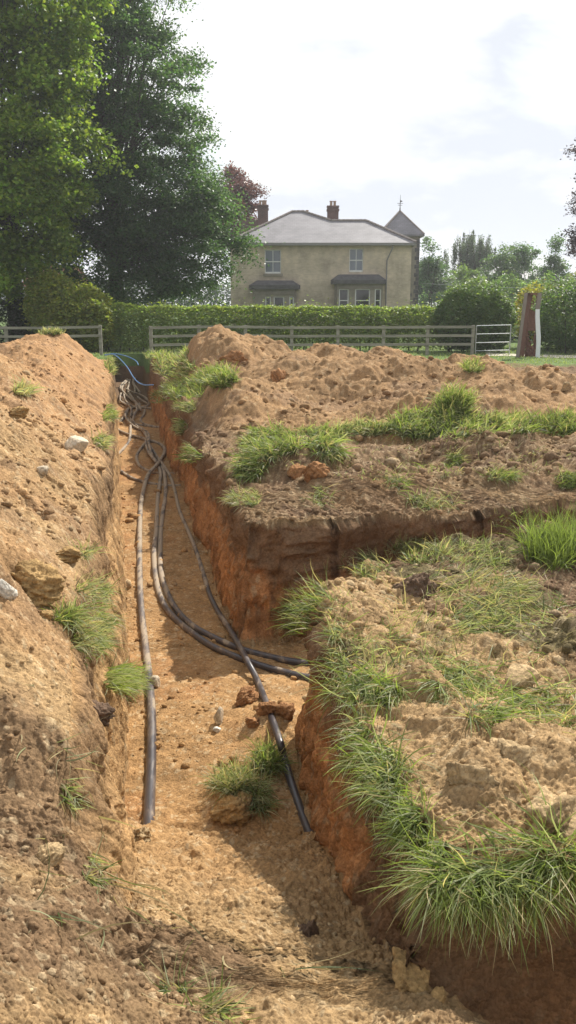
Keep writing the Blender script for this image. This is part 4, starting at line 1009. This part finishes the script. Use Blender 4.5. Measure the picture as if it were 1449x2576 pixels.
# gate
gx0, gx1 = px(1196), px(1284); gy = FY - .02; root = empty('field_gate', (gx0, gy, 0)); tag(root, 'galvanised metal field gate with four bars at the right end of the fence', 'gate')
m = MB(); m.tube([(gx0 + .03, gy, .05), (gx0 + .03, gy, 1.15)], .022); m.build('hinge_post', STEEL, root, (gx0, gy, 0))
m = MB(); m.tube([(gx1, gy, -.05), (gx1, gy, 1.2)], .024); m.build('latch_post', STEEL, root, (gx0, gy, 0))
for z in (.18, .50, .84, 1.17):
    m = MB(); m.tube([(gx0 + .03, gy, z - .01), (gx1, gy, z + .02)], .017); m.build('bar', STEEL, root, (gx0, gy, 0))

# sculpture portal
def sculpture():
    y0 = 33.3; x0 = px(1302, y0); b = (x0, y0, 0); root = empty('metal_portal', b)
    tag(root, 'tall rusty metal portal sculpture with cut-out branches and one wavy bright side', 'sculpture')
    H = 2.42; W = .80; dp = .75
    # left slab: narrow front edge, deep rusty inner face running back and right
    def prism_between(f0, f1, dx, dy, mat, name, th=.02):
        pass
    m = MB()
    n = 12; fr = []
    xl = lambda z: x0 + .18 * z / H      # leans in toward the top
    for i in range(n + 1):
        z = H * i / n; fr.append([(xl(z) - .0, y0, z), (xl(z) + .12, y0 - .0, z), (xl(z) + .12, y0 + .05, z), (xl(z), y0 + .05, z)])
    for i in range(n):
        A, B_ = fr[i], fr[i + 1]
        for k in range(4): m.poly([A[k], A[(k + 1) % 4], B_[(k + 1) % 4], B_[k]])
    m.poly(fr[0][::-1]); m.poly(fr[-1]); bmesh.ops.remove_doubles(m.bm, verts=m.bm.verts, dist=1e-5)
    m.build('left_post', RUSTF, root, b)
    m = MB()
    for i in range(n):
        z0, z1 = H * i / n, H * (i + 1) / n
        for (o1, o2) in (((.12, .03), (.51, dp)),):
            m.poly([(xl(z0) + o1[0], y0 + o1[1], z0), (xl(z0) + o2[0], y0 + o2[1], z0), (xl(z1) + o2[0], y0 + o2[1], z1), (xl(z1) + o1[0], y0 + o1[1], z1)])
            m.poly([(xl(z1) + o1[0] - .03, y0 + o1[1], z1), (xl(z1) + o2[0] - .03, y0 + o2[1], z1), (xl(z0) + o2[0] - .03, y0 + o2[1], z0), (xl(z0) + o1[0] - .03, y0 + o1[1], z0)])
    m.build('side_panel', RUST, root, b)
    # right wavy post
    xs_ = np.interp; zz = [0, .45, .80, 1.15, 1.5, 1.85, 2.1, H]
    un = [1351.5, 1351.5, 1350, 1347, 1344.5, 1343.5, 1345, 1345.6]; uw = [1362, 1362, 1361, 1358, 1355, 1353.5, 1355, 1356.5]
    m = MB(); top = MB(); fr = []
    for i in range(25):
        z = H * i / 24; a = px(np.interp(z, zz, un), y0); c_ = px(np.interp(z, zz, uw), y0)
        fr.append([(a, y0 - .01, z), (c_, y0 - .01, z), (c_, y0 + .05, z), (a, y0 + .05, z)])
    for i in range(24):
        A, B_ = fr[i], fr[i + 1]; tgt = m if i < 18 else top
        for k in range(4): tgt.poly([A[k], A[(k + 1) % 4], B_[(k + 1) % 4], B_[k]])
    for q in (m, top): bmesh.ops.remove_doubles(q.bm, verts=q.bm.verts, dist=1e-5)
    m.build('wavy_post', WHITE_S, root, b); top.build('upper_post', RUSTF, root, b)
    m = MB(); m.box(xl(H) + .191, fr[-1][0][0] - .003, y0, y0 + dp, H - .07, H - .005); m.build('top_beam', RUST, root, b)
    # cut-out screen: branches and leaves in rusted sheet, set at the back
    rg = random.Random(3); m = MB(); yb_ = y0 + dp * .75
    xa, xb = px(1328, y0 + .5), px(1349, y0 + .5)
    def leafp(x, z, s, a):
        ca, sa = math.cos(a), math.sin(a)
        pts = [(s, 0), (s * .3, s * .35), (-s * .8, s * .1), (-s * .8, -s * .1), (s * .3, -s * .35)]
        f = [(x + p * ca - q * sa, yb_ + .012 * (rg.random() - .5), z + p * sa + q * ca) for p, q in pts]
        m.poly(f)
    for k in range(9):
        x = xa + (xb - xa) * rg.random(); z = 0.0; L = rg.uniform(.5, 1.5); ang = rg.uniform(1.2, 1.9); p = Vector((x, yb_, 0))
        pts = [p.copy()]
        for i in range(10):
            ang += rg.uniform(-.25, .25); p = p + Vector((math.cos(ang), 0, math.sin(ang))) * L / 10; p.x = min(max(p.x, xa), xb); pts.append(p.copy())
            for _ in range(3): leafp(p.x + rg.uniform(-.05, .05), p.z + rg.uniform(-.05, .05), rg.uniform(.04, .08), rg.uniform(0, 6.3))
        m.tube(pts, .014, 5)
    for k in range(14): leafp(xa + (xb - xa) * rg.random(), rg.uniform(2.0, 2.35), .07, rg.uniform(0, 6.3))
    m.box(xa - .05, xb + .05, yb_ + .02, yb_ + .03, 0, .22)
    pts = [(xa - .02, 1.0), (xb + .03, 1.0), (xb + .03, 1.74), (xb - .07, 1.72), (xa + .08, 1.80), (xa, 1.88), (xa - .02, 1.6)]
    m.poly([(p[0], yb_ + .02, p[1]) for p in pts]); 
    m.build('cut_out_screen', RUST, root, b)
sculpture()
PATHM = simple('pale_gravel', (.50, .45, .38), .95, var=.2, scale=20, bump=.4)
m = MB(); m.poly([(7.9, 34.4, .012), (9.2, 34.15, .012), (10.2, 33.0, .012), (16, 32.3, .012), (30, 32, .012), (30, 34.6, .012), (11.0, 34.9, .012), (9.5, 35.6, .012), (8.4, 36.8, .012)]); tag(m.build('path', PATHM), 'pale gravel path past the sculpture', 'path', None, 'structure')

# ------------------------------------------------------------------ the house
def brick_mat(name, c1, c2, mortar, sc=1.0):
    m, nt, b = newmat(name); L = nt.links.new
    tc = N(nt, 'ShaderNodeTexCoord'); sx = N(nt, 'ShaderNodeSeparateXYZ'); L(tc.outputs['Object'], sx.inputs[0])
    ad = N(nt, 'ShaderNodeMath', operation='ADD'); L(sx.outputs[0], ad.inputs[0]); L(sx.outputs[1], ad.inputs[1])
    cx = N(nt, 'ShaderNodeCombineXYZ'); L(ad.outputs[0], cx.inputs[0]); L(sx.outputs[2], cx.inputs[1])
    br = N(nt, 'ShaderNodeTexBrick'); L(cx.outputs[0], br.inputs['Vector'])
    br.inputs['Scale'].default_value = 1; br.inputs['Brick Width'].default_value = .235 * sc; br.inputs['Row Height'].default_value = .08 * sc
    br.inputs['Mortar Size'].default_value = .006; br.inputs['Color1'].default_value = (*c1, 1); br.inputs['Color2'].default_value = (*c2, 1); br.inputs['Mortar'].default_value = (*mortar, 1)
    n = N(nt, 'ShaderNodeTexNoise', Scale=.7, Detail=7.0, Roughness=.68); L(tc.outputs['Object'], n.inputs['Vector'])
    r = N(nt, 'ShaderNodeMapRange'); L(n.outputs['Fac'], r.inputs['Value'])
    for k, v in (('From Min', .35), ('From Max', .65), ('To Min', .62), ('To Max', 1.15)): r.inputs[k].default_value = v
    mx = N(nt, 'ShaderNodeVectorMath', operation='SCALE'); L(br.outputs['Color'], mx.inputs[0]); L(r.outputs[0], mx.inputs['Scale']); L(mx.outputs[0], b.inputs['Base Color'])
    b.inputs['Roughness'].default_value = .9
    bp = N(nt, 'ShaderNodeBump', Strength=.4, Distance=.01); L(br.outputs['Fac'], bp.inputs['Height']); bp.invert = True; L(bp.outputs[0], b.inputs['Normal'])
    return m
BUFF = brick_mat('buff_brick', (.55, .455, .335), (.46, .375, .28), (.48, .42, .34)); REDB = brick_mat('red_brick', (.13, .065, .055), (.10, .055, .05), (.25, .2, .17))
STONE = simple('sandstone_trim', (.22, .195, .155), .85, var=.25, scale=3, bump=.2); DKST = simple('dark_lead_roof', (.08, .075, .075), .8, var=.4, scale=4, bump=.3)
SLATE = None
def slate():
    m, nt, b = newmat('slate'); L = nt.links.new
    tc = N(nt, 'ShaderNodeTexCoord'); br = N(nt, 'ShaderNodeTexBrick'); sx = N(nt, 'ShaderNodeSeparateXYZ'); L(tc.outputs['Object'], sx.inputs[0])
    cx = N(nt, 'ShaderNodeCombineXYZ'); L(sx.outputs[0], cx.inputs[0]); L(sx.outputs[2], cx.inputs[1]); L(cx.outputs[0], br.inputs['Vector'])
    br.inputs['Scale'].default_value = 1; br.inputs['Brick Width'].default_value = .3; br.inputs['Row Height'].default_value = .12; br.inputs['Mortar Size'].default_value = .008
    br.inputs['Color1'].default_value = (.215, .205, .22, 1); br.inputs['Color2'].default_value = (.18, .172, .185, 1); br.inputs['Mortar'].default_value = (.14, .13, .13, 1)
    n = N(nt, 'ShaderNodeTexNoise', Scale=.9, Detail=8.0, Roughness=.7); L(tc.outputs['Object'], n.inputs['Vector'])
    r = N(nt, 'ShaderNodeMapRange'); L(n.outputs['Fac'], r.inputs['Value'])
    for k, v in (('From Min', .35), ('From Max', .65), ('To Min', .78), ('To Max', 1.18)): r.inputs[k].default_value = v
    mx = N(nt, 'ShaderNodeVectorMath', operation='SCALE'); L(br.outputs['Color'], mx.inputs[0]); L(r.outputs[0], mx.inputs['Scale']); L(mx.outputs[0], b.inputs['Base Color'])
    b.inputs['Roughness'].default_value = .6; b.inputs['Specular IOR Level'].default_value = .4
    return m
SLATE = slate()
WHITE = simple('white_paint', (.66, .66, .64), .5, var=.06); FASC = simple('grey_fascia', (.20, .19, .185), .6, var=.1); CLAY = simple('chimney_pot_clay', (.33, .22, .16), .8)
GLASS_U = simple('window_glass_upper', (.10, .12, .15), .06, var=.1, spec=.8); GLASS_D = simple('window_glass_lower', (.022, .022, .02), .06, var=.3, spec=.6)  # upper panes: reflected sky painted into the blue-grey base colour
RIDGE = simple('ridge_tile', (.27, .23, .21), .85, var=.3, scale=6)

HY = 60.0
hx = lambda u, v=640: float(at_y(u, v, HY)[0]); hz = lambda v: float(at_y(724, v, HY)[2])
def house():
    X0, X1 = hx(579), hx(1035); D = 9.0; Z1 = 5.95
    b = (0, HY, 0); root = empty('brick_house', b)
    tag(root, 'two storey buff brick house with grey hipped slate roof and two bay windows', 'house')
    wins = [(hx(666), hx(707), hz(688), hz(628)), (hx(879), hx(914), hz(684), hz(625))]
    # front wall as panels round the openings
    cuts = sorted({X0, X1} | {w[0] for w in wins} | {w[1] for w in wins}); m = MB()
    for i in range(len(cuts) - 1):
        a, c_ = cuts[i], cuts[i + 1]; w = [q for q in wins if q[0] <= a + 1e-6 and q[1] >= c_ - 1e-6]
        if w: m.box(a, c_, HY, HY + .3, 0, w[0][2]); m.box(a, c_, HY, HY + .3, w[0][3], Z1)
        else: m.box(a, c_, HY, HY + .3, 0, Z1)
    m.box(X0, X0 + .3, HY + .301, HY + D, 0, Z1); m.box(X1 - .3, X1, HY + .301, HY + 5.3, 0, Z1); m.box(X0 + .301, X1 - .301, HY + 5.31, HY + 5.6, 0, Z1)
    m.build('wall', BUFF, root, b)
    for k, (a, c_, z0, z1) in enumerate(wins):
        y = HY + .10; wf = MB(); t = .05
        wf.box(a, a + t, y, y + .08, z0, z1); wf.box(c_ - t, c_, y, y + .08, z0, z1); wf.box(a + t, c_ - t, y, y + .08, z1 - t, z1); wf.box(a + t, c_ - t, y - .03, y + .08, z0, z0 + .11)
        zm = (z0 + z1) / 2; wf.box(a + t, c_ - t, y + .01, y + .07, zm - .03, zm + .03); xm = (a + c_) / 2
        wf.box(xm - .018, xm + .018, y + .015, y + .065, z0 + .11, zm - .03); wf.box(xm - .018, xm + .018, y + .015, y + .065, zm + .03, z1 - t)
        w = wf.build('window', WHITE, root, b)
        g = MB(); g.box(a + t, c_ - t, y + .045, y + .055, z0 + .1, z1 - t); g.build('pane', GLASS_U, w, b)
        if k == 0: s = MB(); s.box(a - .12, c_ + .12, HY - .09, HY - .003, z0 - .17, z0 - .005); s.build('sill', STONE, root, b)
    # roof
    Ze = 6.0; eL, eR = hx(572, 612), hx(1046, 612); ov = .35; tanp = .577
    P = lambda x, d: (x, HY - ov + d, Ze + tanp * d)
    d1, d2 = 4.1, 2.85
    A, B_, J = P(.31, d1), P(1.1, d1), P(3.05, d2); K = P(5.45, d2)
    E0, E1 = P(eL, 0), P(eR, 0); bl_ = (eL, HY - ov + 2 * d1, Ze); bb = (4.9, HY - ov + 2 * d1, Ze); m1 = (4.9, HY - ov + 2 * d2, Ze); br_ = (eR, HY - ov + 2 * d2, Ze)
    m = MB()
    for f in ([E0, E1, K, J, B_, A], [E0, A, bl_], [bl_, A, B_, bb], [B_, J, m1], [B_, m1, bb], [J, K, br_], [J, br_, m1], [K, E1, br_]): m.poly(f)
    bmesh.ops.remove_doubles(m.bm, verts=m.bm.verts, dist=1e-4)
    roof = m.build('roof', SLATE, root, b)
    m = MB()
    for a, c_ in ((E0, A), (A, B_), (B_, J), (J, K), (K, E1)):
        a, c_ = Vector(a), Vector(c_); n_ = int((c_ - a).length / .3) + 1
        for i in range(n_):
            p0 = a.lerp(c_, i / n_); p1 = a.lerp(c_, (i + .97) / n_); up = Vector((0, 0, .03)); m.tube([p0 + up, p1 + up * 1.5], .085, 6)
    m.build('ridge_tiles', RIDGE, roof, b)
    m = MB(); m.box(eL + .05, eR - .02, HY - ov - .02, HY - ov + .10, Ze - .17, Ze - .01); m.box(eR - .12, eR - .01, HY - ov + .11, HY + 5, Ze - .17, Ze - .02)
    m.box(eL + .1, eR - .15, HY - ov + .11, HY - .003, Ze - .10, Ze - .05); m.build('gutter', FASC, root, b)
    # down pipe
    u0 = hx(987, 625); u1 = hx(973, 660)
    tp = [(u0, HY - .3, Ze - .15), (u0, HY - .22, Ze - .3), (u1, HY - .08, hz(655)), (u1, HY - .08, 2.0), (u1, HY - .08, 0)]
    m = MB(); m.tube(tp, .045); m.build('down_pipe', FASC, root, b)
    # chimneys
    def chimney(x0, x1, y, z0, z1, mat, pots, w=.6, band=True):
        m = MB(); m.box(x0, x1, y, y + w, z0, z1 - .35); m.box(x0 - .05, x1 + .05, y - .05, y + w + .05, z1 - .35, z1 - .22); m.box(x0 + .01, x1 - .01, y + .01, y + w - .01, z1 - .22, z1 - .12); m.box(x0 - .04, x1 + .04, y - .04, y + w + .04, z1 - .12, z1)
        c_ = m.build('chimney', mat, roof, b)
        for p_ in pots:
            m = MB(); m.tube([(p_, y + w / 2, z1), (p_, y + w / 2, z1 + .05), (p_, y + w / 2, z1 + .25), (p_, y + w / 2, z1 + .27), (p_, y + w / 2, z1 + .34)], [.13, .10, .09, .12, .12], 10); m.build('chimney_pot', CLAY, c_, b)
    t = lambda u, v, y: at_y(u, v, y)
    a = t(824, 517, 64.2); c_ = t(852, 517, 64.2); chimney(a[0], c_[0], 64.2, 6.2, a[2], REDB, [a[0] + .27, c_[0] - .27])
    a = t(648, 515, 67.0); c_ = t(674, 515, 67.0); chimney(a[0], c_[0], 67.0, 5.8, a[2], REDB, [a[0] + .18, c_[0] - .2, (a[0] + c_[0]) / 2 + .02])
    a = t(747, 540, 66.6); c_ = t(777, 540, 66.6); chimney(a[0], c_[0], 66.6, 6.0, a[2], REDB, [a[0] + .12, (a[0] + c_[0]) / 2, c_[0] - .12], w=.5)
    a = t(600, 553, 69); c_ = t(684, 553, 69); m = MB(); m.box(a[0], c_[0] - .9, 69, 69.4, 0, a[2]); m.box(c_[0] - .9 + .002, c_[0], 69, 69.4, 0, a[2] - .7); m.build('rear_gable', REDB, root, b)
    # bays
    def bay(ua, ub, vt, vr, wins, z_w):
        x0, x1 = hx(ua, 740), hx(ub, 740); zt = hz(vt); zr = hz(vr); dpt = .85; ch = .45
        foot = [(x0, HY - .003), (x0 + ch * .35, HY - dpt), (x1 - ch * .35, HY - dpt), (x1, HY - .003)]
        bay_ = MB(); 
        # stone piers and lintel round dark glazed openings
        y = HY - dpt; zb = .9; zh = z_w
        xs = [x0 + ch * .35] + [q for w in wins for q in (hx(w[0], 740), hx(w[1], 740))] + [x1 - ch * .35]
        for i in range(0, len(xs), 2): bay_.box(xs[i], xs[i + 1], y, y + .18, zb, zh)
        bay_.box(xs[0], xs[-1], y, y + .18, zh, zt - .0); bay_.box(xs[0], xs[-1], y, y + .18, 0, zb)
        bay_.prism([(x0, HY - .003), (xs[0] - .003, y + .02), (xs[0] - .003, y + .2), (x0 + .18, HY - .003)], 0, zt); bay_.prism([(x1, HY - .003), (xs[-1] + .003, y + .02), (xs[-1] + .003, y + .2), (x1 - .18, HY - .003)], 0, zt)
        bay_.box(x0 + .12, x1 - .12, y - .07, y - .003, zt - .42, zt - .36)
        bo = bay_.build('bay_window', STONE, root, b)
        for w in wins:
            a, c_ = hx(w[0], 740), hx(w[1], 740); f = MB(); t_ = .065
            f.box(a, a + t_, y + .06, y + .13, zb, zh); f.box(c_ - t_, c_, y + .06, y + .13, zb, zh); f.box(a + t_, c_ - t_, y + .06, y + .13, zh - .04, zh); f.box(a + t_, c_ - t_, y + .07, y + .12, w[2], w[2] + .045)
            fo = f.build('frame', WHITE, bo, b); g = MB(); g.box(a + t_, c_ - t_, y + .095, y + .105, zb, zh - .04); g.build('pane', GLASS_D, fo, b)
        r = MB(); e = .26
        lo = [(x0 - e, HY - .004), (x0 - e + ch * .35, y - e), (x1 + e - ch * .35, y - e), (x1 + e, HY - .004)]
        r.prism(lo, zt - .10, zt + .16)
        hi = [(x0 + .25, HY - .004, zr), (x0 + .35, y + .35, zr), (x1 - .35, y + .35, zr), (x1 - .25, HY - .004, zr)]; zz = zt + .163
        lov = [(p[0], p[1], zz) for p in lo]
        for i in range(3): r.poly([lov[i], lov[i + 1], hi[i + 1], hi[i]])
        r.poly(hi); r.build('bay_roof', DKST, bo, b)
    zr1 = hz(776)
    bay(636, 746, 724, 706, [(668, 682, hz(772)), (675 + 14, 713 + 2, hz(771)), (728, 739, hz(772))], hz(747))
    bay(841, 962, 711, 691, [(851, 875, hz(757)), (891, 928, hz(757)), (940, 955, hz(757))], hz(728))
    # tower
    ty = 66.5; a = at_y(957, 590, ty); c_ = at_y(1060, 590, ty); x0, x1 = a[0] + .2, c_[0] - .1; zt = a[2]; w = x1 - x0
    m = MB(); m.box(x0, x1, ty, ty + w, 0, zt); tw = m.build('tower', STONE, root, b)
    m = MB(); rg = random.Random(5); z = .1
    i = 0
    while z < zt - .35:
        L = .34 if i % 2 else .22; m.box(x1 - L, x1 + .012, ty - .014, ty + .3, z, z + .28); z += .30; i += 1
    m.build('quoins', DKST, tw, b)
    ap = at_y(1008, 531, ty + w / 2); cx, cy = (x0 + x1) / 2, ty + w / 2; e = .28; m = MB(); z0 = zt + .0
    cs = [(x0 - e, ty - e, z0), (x1 + e, ty - e, z0), (x1 + e, ty + w + e, z0), (x0 - e, ty + w + e, z0)]; T = (cx, cy, ap[2])
    for i in range(4): m.poly([cs[i], cs[(i + 1) % 4], T])
    m.poly(cs[::-1]); m.box(x0 - e - .02, x1 + e + .02, ty - e - .02, ty + w + e + .02, z0 - .14, z0 - .01); tr = m.build('tower_roof', SLATE, tw, b)
    m = MB()
    for c0 in cs: m.tube([Vector(c0) + Vector((0, 0, .03)), Vector(T) + Vector((0, 0, .03))], .06, 6)
    m.build('hip_tiles', RIDGE, tr, b)
    m = MB(); m.tube([T, (cx, cy, ap[2] + .3), (cx, cy, ap[2] + 1.15)], [.06, .03, .012], 6)
    for z, s in ((.42, .16), (.55, .22)):
        m.tube([(cx - s, cy, ap[2] + z), (cx + s, cy, ap[2] + z)], .018, 5); m.tube([(cx, cy - s, ap[2] + z), (cx, cy + s, ap[2] + z)], .018, 5)
    m.poly([(cx + .02, cy, ap[2] + .62), (cx + .2, cy, ap[2] + .70), (cx + .02, cy, ap[2] + .78)]); m.build('weather_vane', DKST, tw, b)
    # side wing behind the right corner
    m = MB(); m.box(hx(1037), hx(1052), HY + 3.2, HY + 6, 0, 5.6); m.build('side_wing', STONE, root, b)
    m = MB(); m.box(hx(1036), hx(1055), HY + 3.0, HY + 3.195, 2.55, 2.75); m.build('string_course', DKST, root, b)
house()
# distant red roofed cottage
root = empty('cottage', (-26, 110, 0)); tag(root, 'far cottage with red tiled roof glimpsed between the left trees', 'house')
m = MB(); m.box(-33, -26, 110, 116, 0, 4.2); m.build('wall', BUFF, root, (-26, 110, 0))
m = MB(); m.poly([(-33.4, 109.6, 4.2), (-25.6, 109.6, 4.2), (-26.6, 113, 6.8), (-32.4, 113, 6.8)]); m.poly([(-32.4, 113, 6.8), (-26.6, 113, 6.8), (-25.6, 116.4, 4.2), (-33.4, 116.4, 4.2)]); m.build('roof', simple('red_roof_tile', (.30, .11, .07), .8, var=.3, scale=4), root, (-26, 110, 0))
# overhead wire
a = Vector(at_y(1056, 712, 66.0)); c_ = Vector(at_y(1700, 716, 60.0))
pts = [a.lerp(c_, i / 20) - Vector((0, 0, 1.2 * (i / 20) * (1 - i / 20))) for i in range(21)]
tag(tube_obj('overhead_wire', pts, .011, STEEL, k=5), 'thin overhead wire running right from the house tower', 'wire')

# ------------------------------------------------------------------ sky, sun, camera
EL, AZ = R(45), R(32)      # the sun stands ahead and to the right
W = bpy.data.worlds.new('World'); S.world = W; W.use_nodes = True; nt = W.node_tree; L = nt.links.new
bg = nt.nodes['Background']
sky = N(nt, 'ShaderNodeTexSky'); sky.sky_type = 'NISHITA'; sky.sun_disc = False; sky.sun_elevation = EL; sky.sun_rotation = AZ; sky.air_density = 1.2; sky.dust_density = 2.5
tc = N(nt, 'ShaderNodeTexCoord'); mp = N(nt, 'ShaderNodeMapping'); mp.inputs['Scale'].default_value = (1.0, 1.0, 2.6); mp.inputs['Location'].default_value = (2.3, .7, .4); L(tc.outputs['Generated'], mp.inputs['Vector'])
n1 = N(nt, 'ShaderNodeTexNoise', Scale=2.6, Detail=9.0, Roughness=.55); n1.inputs['Distortion'].default_value = .3; L(mp.outputs[0], n1.inputs['Vector'])
n2 = N(nt, 'ShaderNodeTexNoise', Scale=3.4, Detail=8.0, Roughness=.52); L(mp.outputs[0], n2.inputs['Vector'])
cr = N(nt, 'ShaderNodeValToRGB'); L(n1.outputs['Fac'], cr.inputs[0]); e = cr.color_ramp.elements; e[0].position = .34; e[0].color = (0, 0, 0, 1); e[1].position = .50; e[1].color = (1, 1, 1, 1)
cc = N(nt, 'ShaderNodeValToRGB'); L(n2.outputs['Fac'], cc.inputs[0]); e = cc.color_ramp.elements; e[0].position = .40; e[0].color = (5.4, 5.7, 6.25, 1); e[1].position = .51; e[1].color = (7.3, 7.35, 7.45, 1)
mx = N(nt, 'ShaderNodeMix', data_type='RGBA'); L(cr.outputs[0], mx.inputs['Factor']); L(sky.outputs[0], mx.inputs[6]); L(cc.outputs[0], mx.inputs[7])
L(mx.outputs[2], bg.inputs['Color']); bg.inputs['Strength'].default_value = .1
sd = bpy.data.lights.new('sun', 'SUN'); sd.energy = 5.0; sd.angle = R(.55); sd.color = (1, .95, .86)
so = bpy.data.objects.new('sun', sd); C.objects.link(so)
dirv = Vector((math.sin(AZ) * math.cos(EL), math.cos(AZ) * math.cos(EL), math.sin(EL))); so.rotation_euler = dirv.to_track_quat('Z', 'Y').to_euler()
cd = bpy.data.cameras.new('camera'); cam = bpy.data.objects.new('camera', cd); C.objects.link(cam)
cam.location = (0, 0, EYE); cam.rotation_euler = (R(90) - PITCH, 0, 0); cd.sensor_fit = 'VERTICAL'; cd.sensor_height = 24; cd.lens = 12 / (1288 / F); cd.clip_end = 6000; cd.clip_start = .05
S.camera = cam
S.render.engine = 'CYCLES'
S.view_settings.view_transform = 'Standard'; S.view_settings.look = 'None'; S.view_settings.exposure = .60; S.view_settings.gamma = 1

hm = bpy.data.materials.new('glare_veil'); hm.use_nodes = True; nt = hm.node_tree; nt.nodes.clear()  # thin scattering volume added for lens veiling glare, the air itself is clear
out = nt.nodes.new('ShaderNodeOutputMaterial'); pv = nt.nodes.new('ShaderNodeVolumePrincipled')
pv.inputs['Color'].default_value = (.93, .96, 1, 1); pv.inputs['Density'].default_value = .0007; pv.inputs['Anisotropy'].default_value = .35
nt.links.new(pv.outputs[0], out.inputs['Volume'])
m = MB(); m.box(-930, 930, -80, 830, -4, 26); tag(m.build('glare_veil', hm), 'thin pale volume added for the lens glare that lifts the darks', 'glare_veil', None, 'stuff')
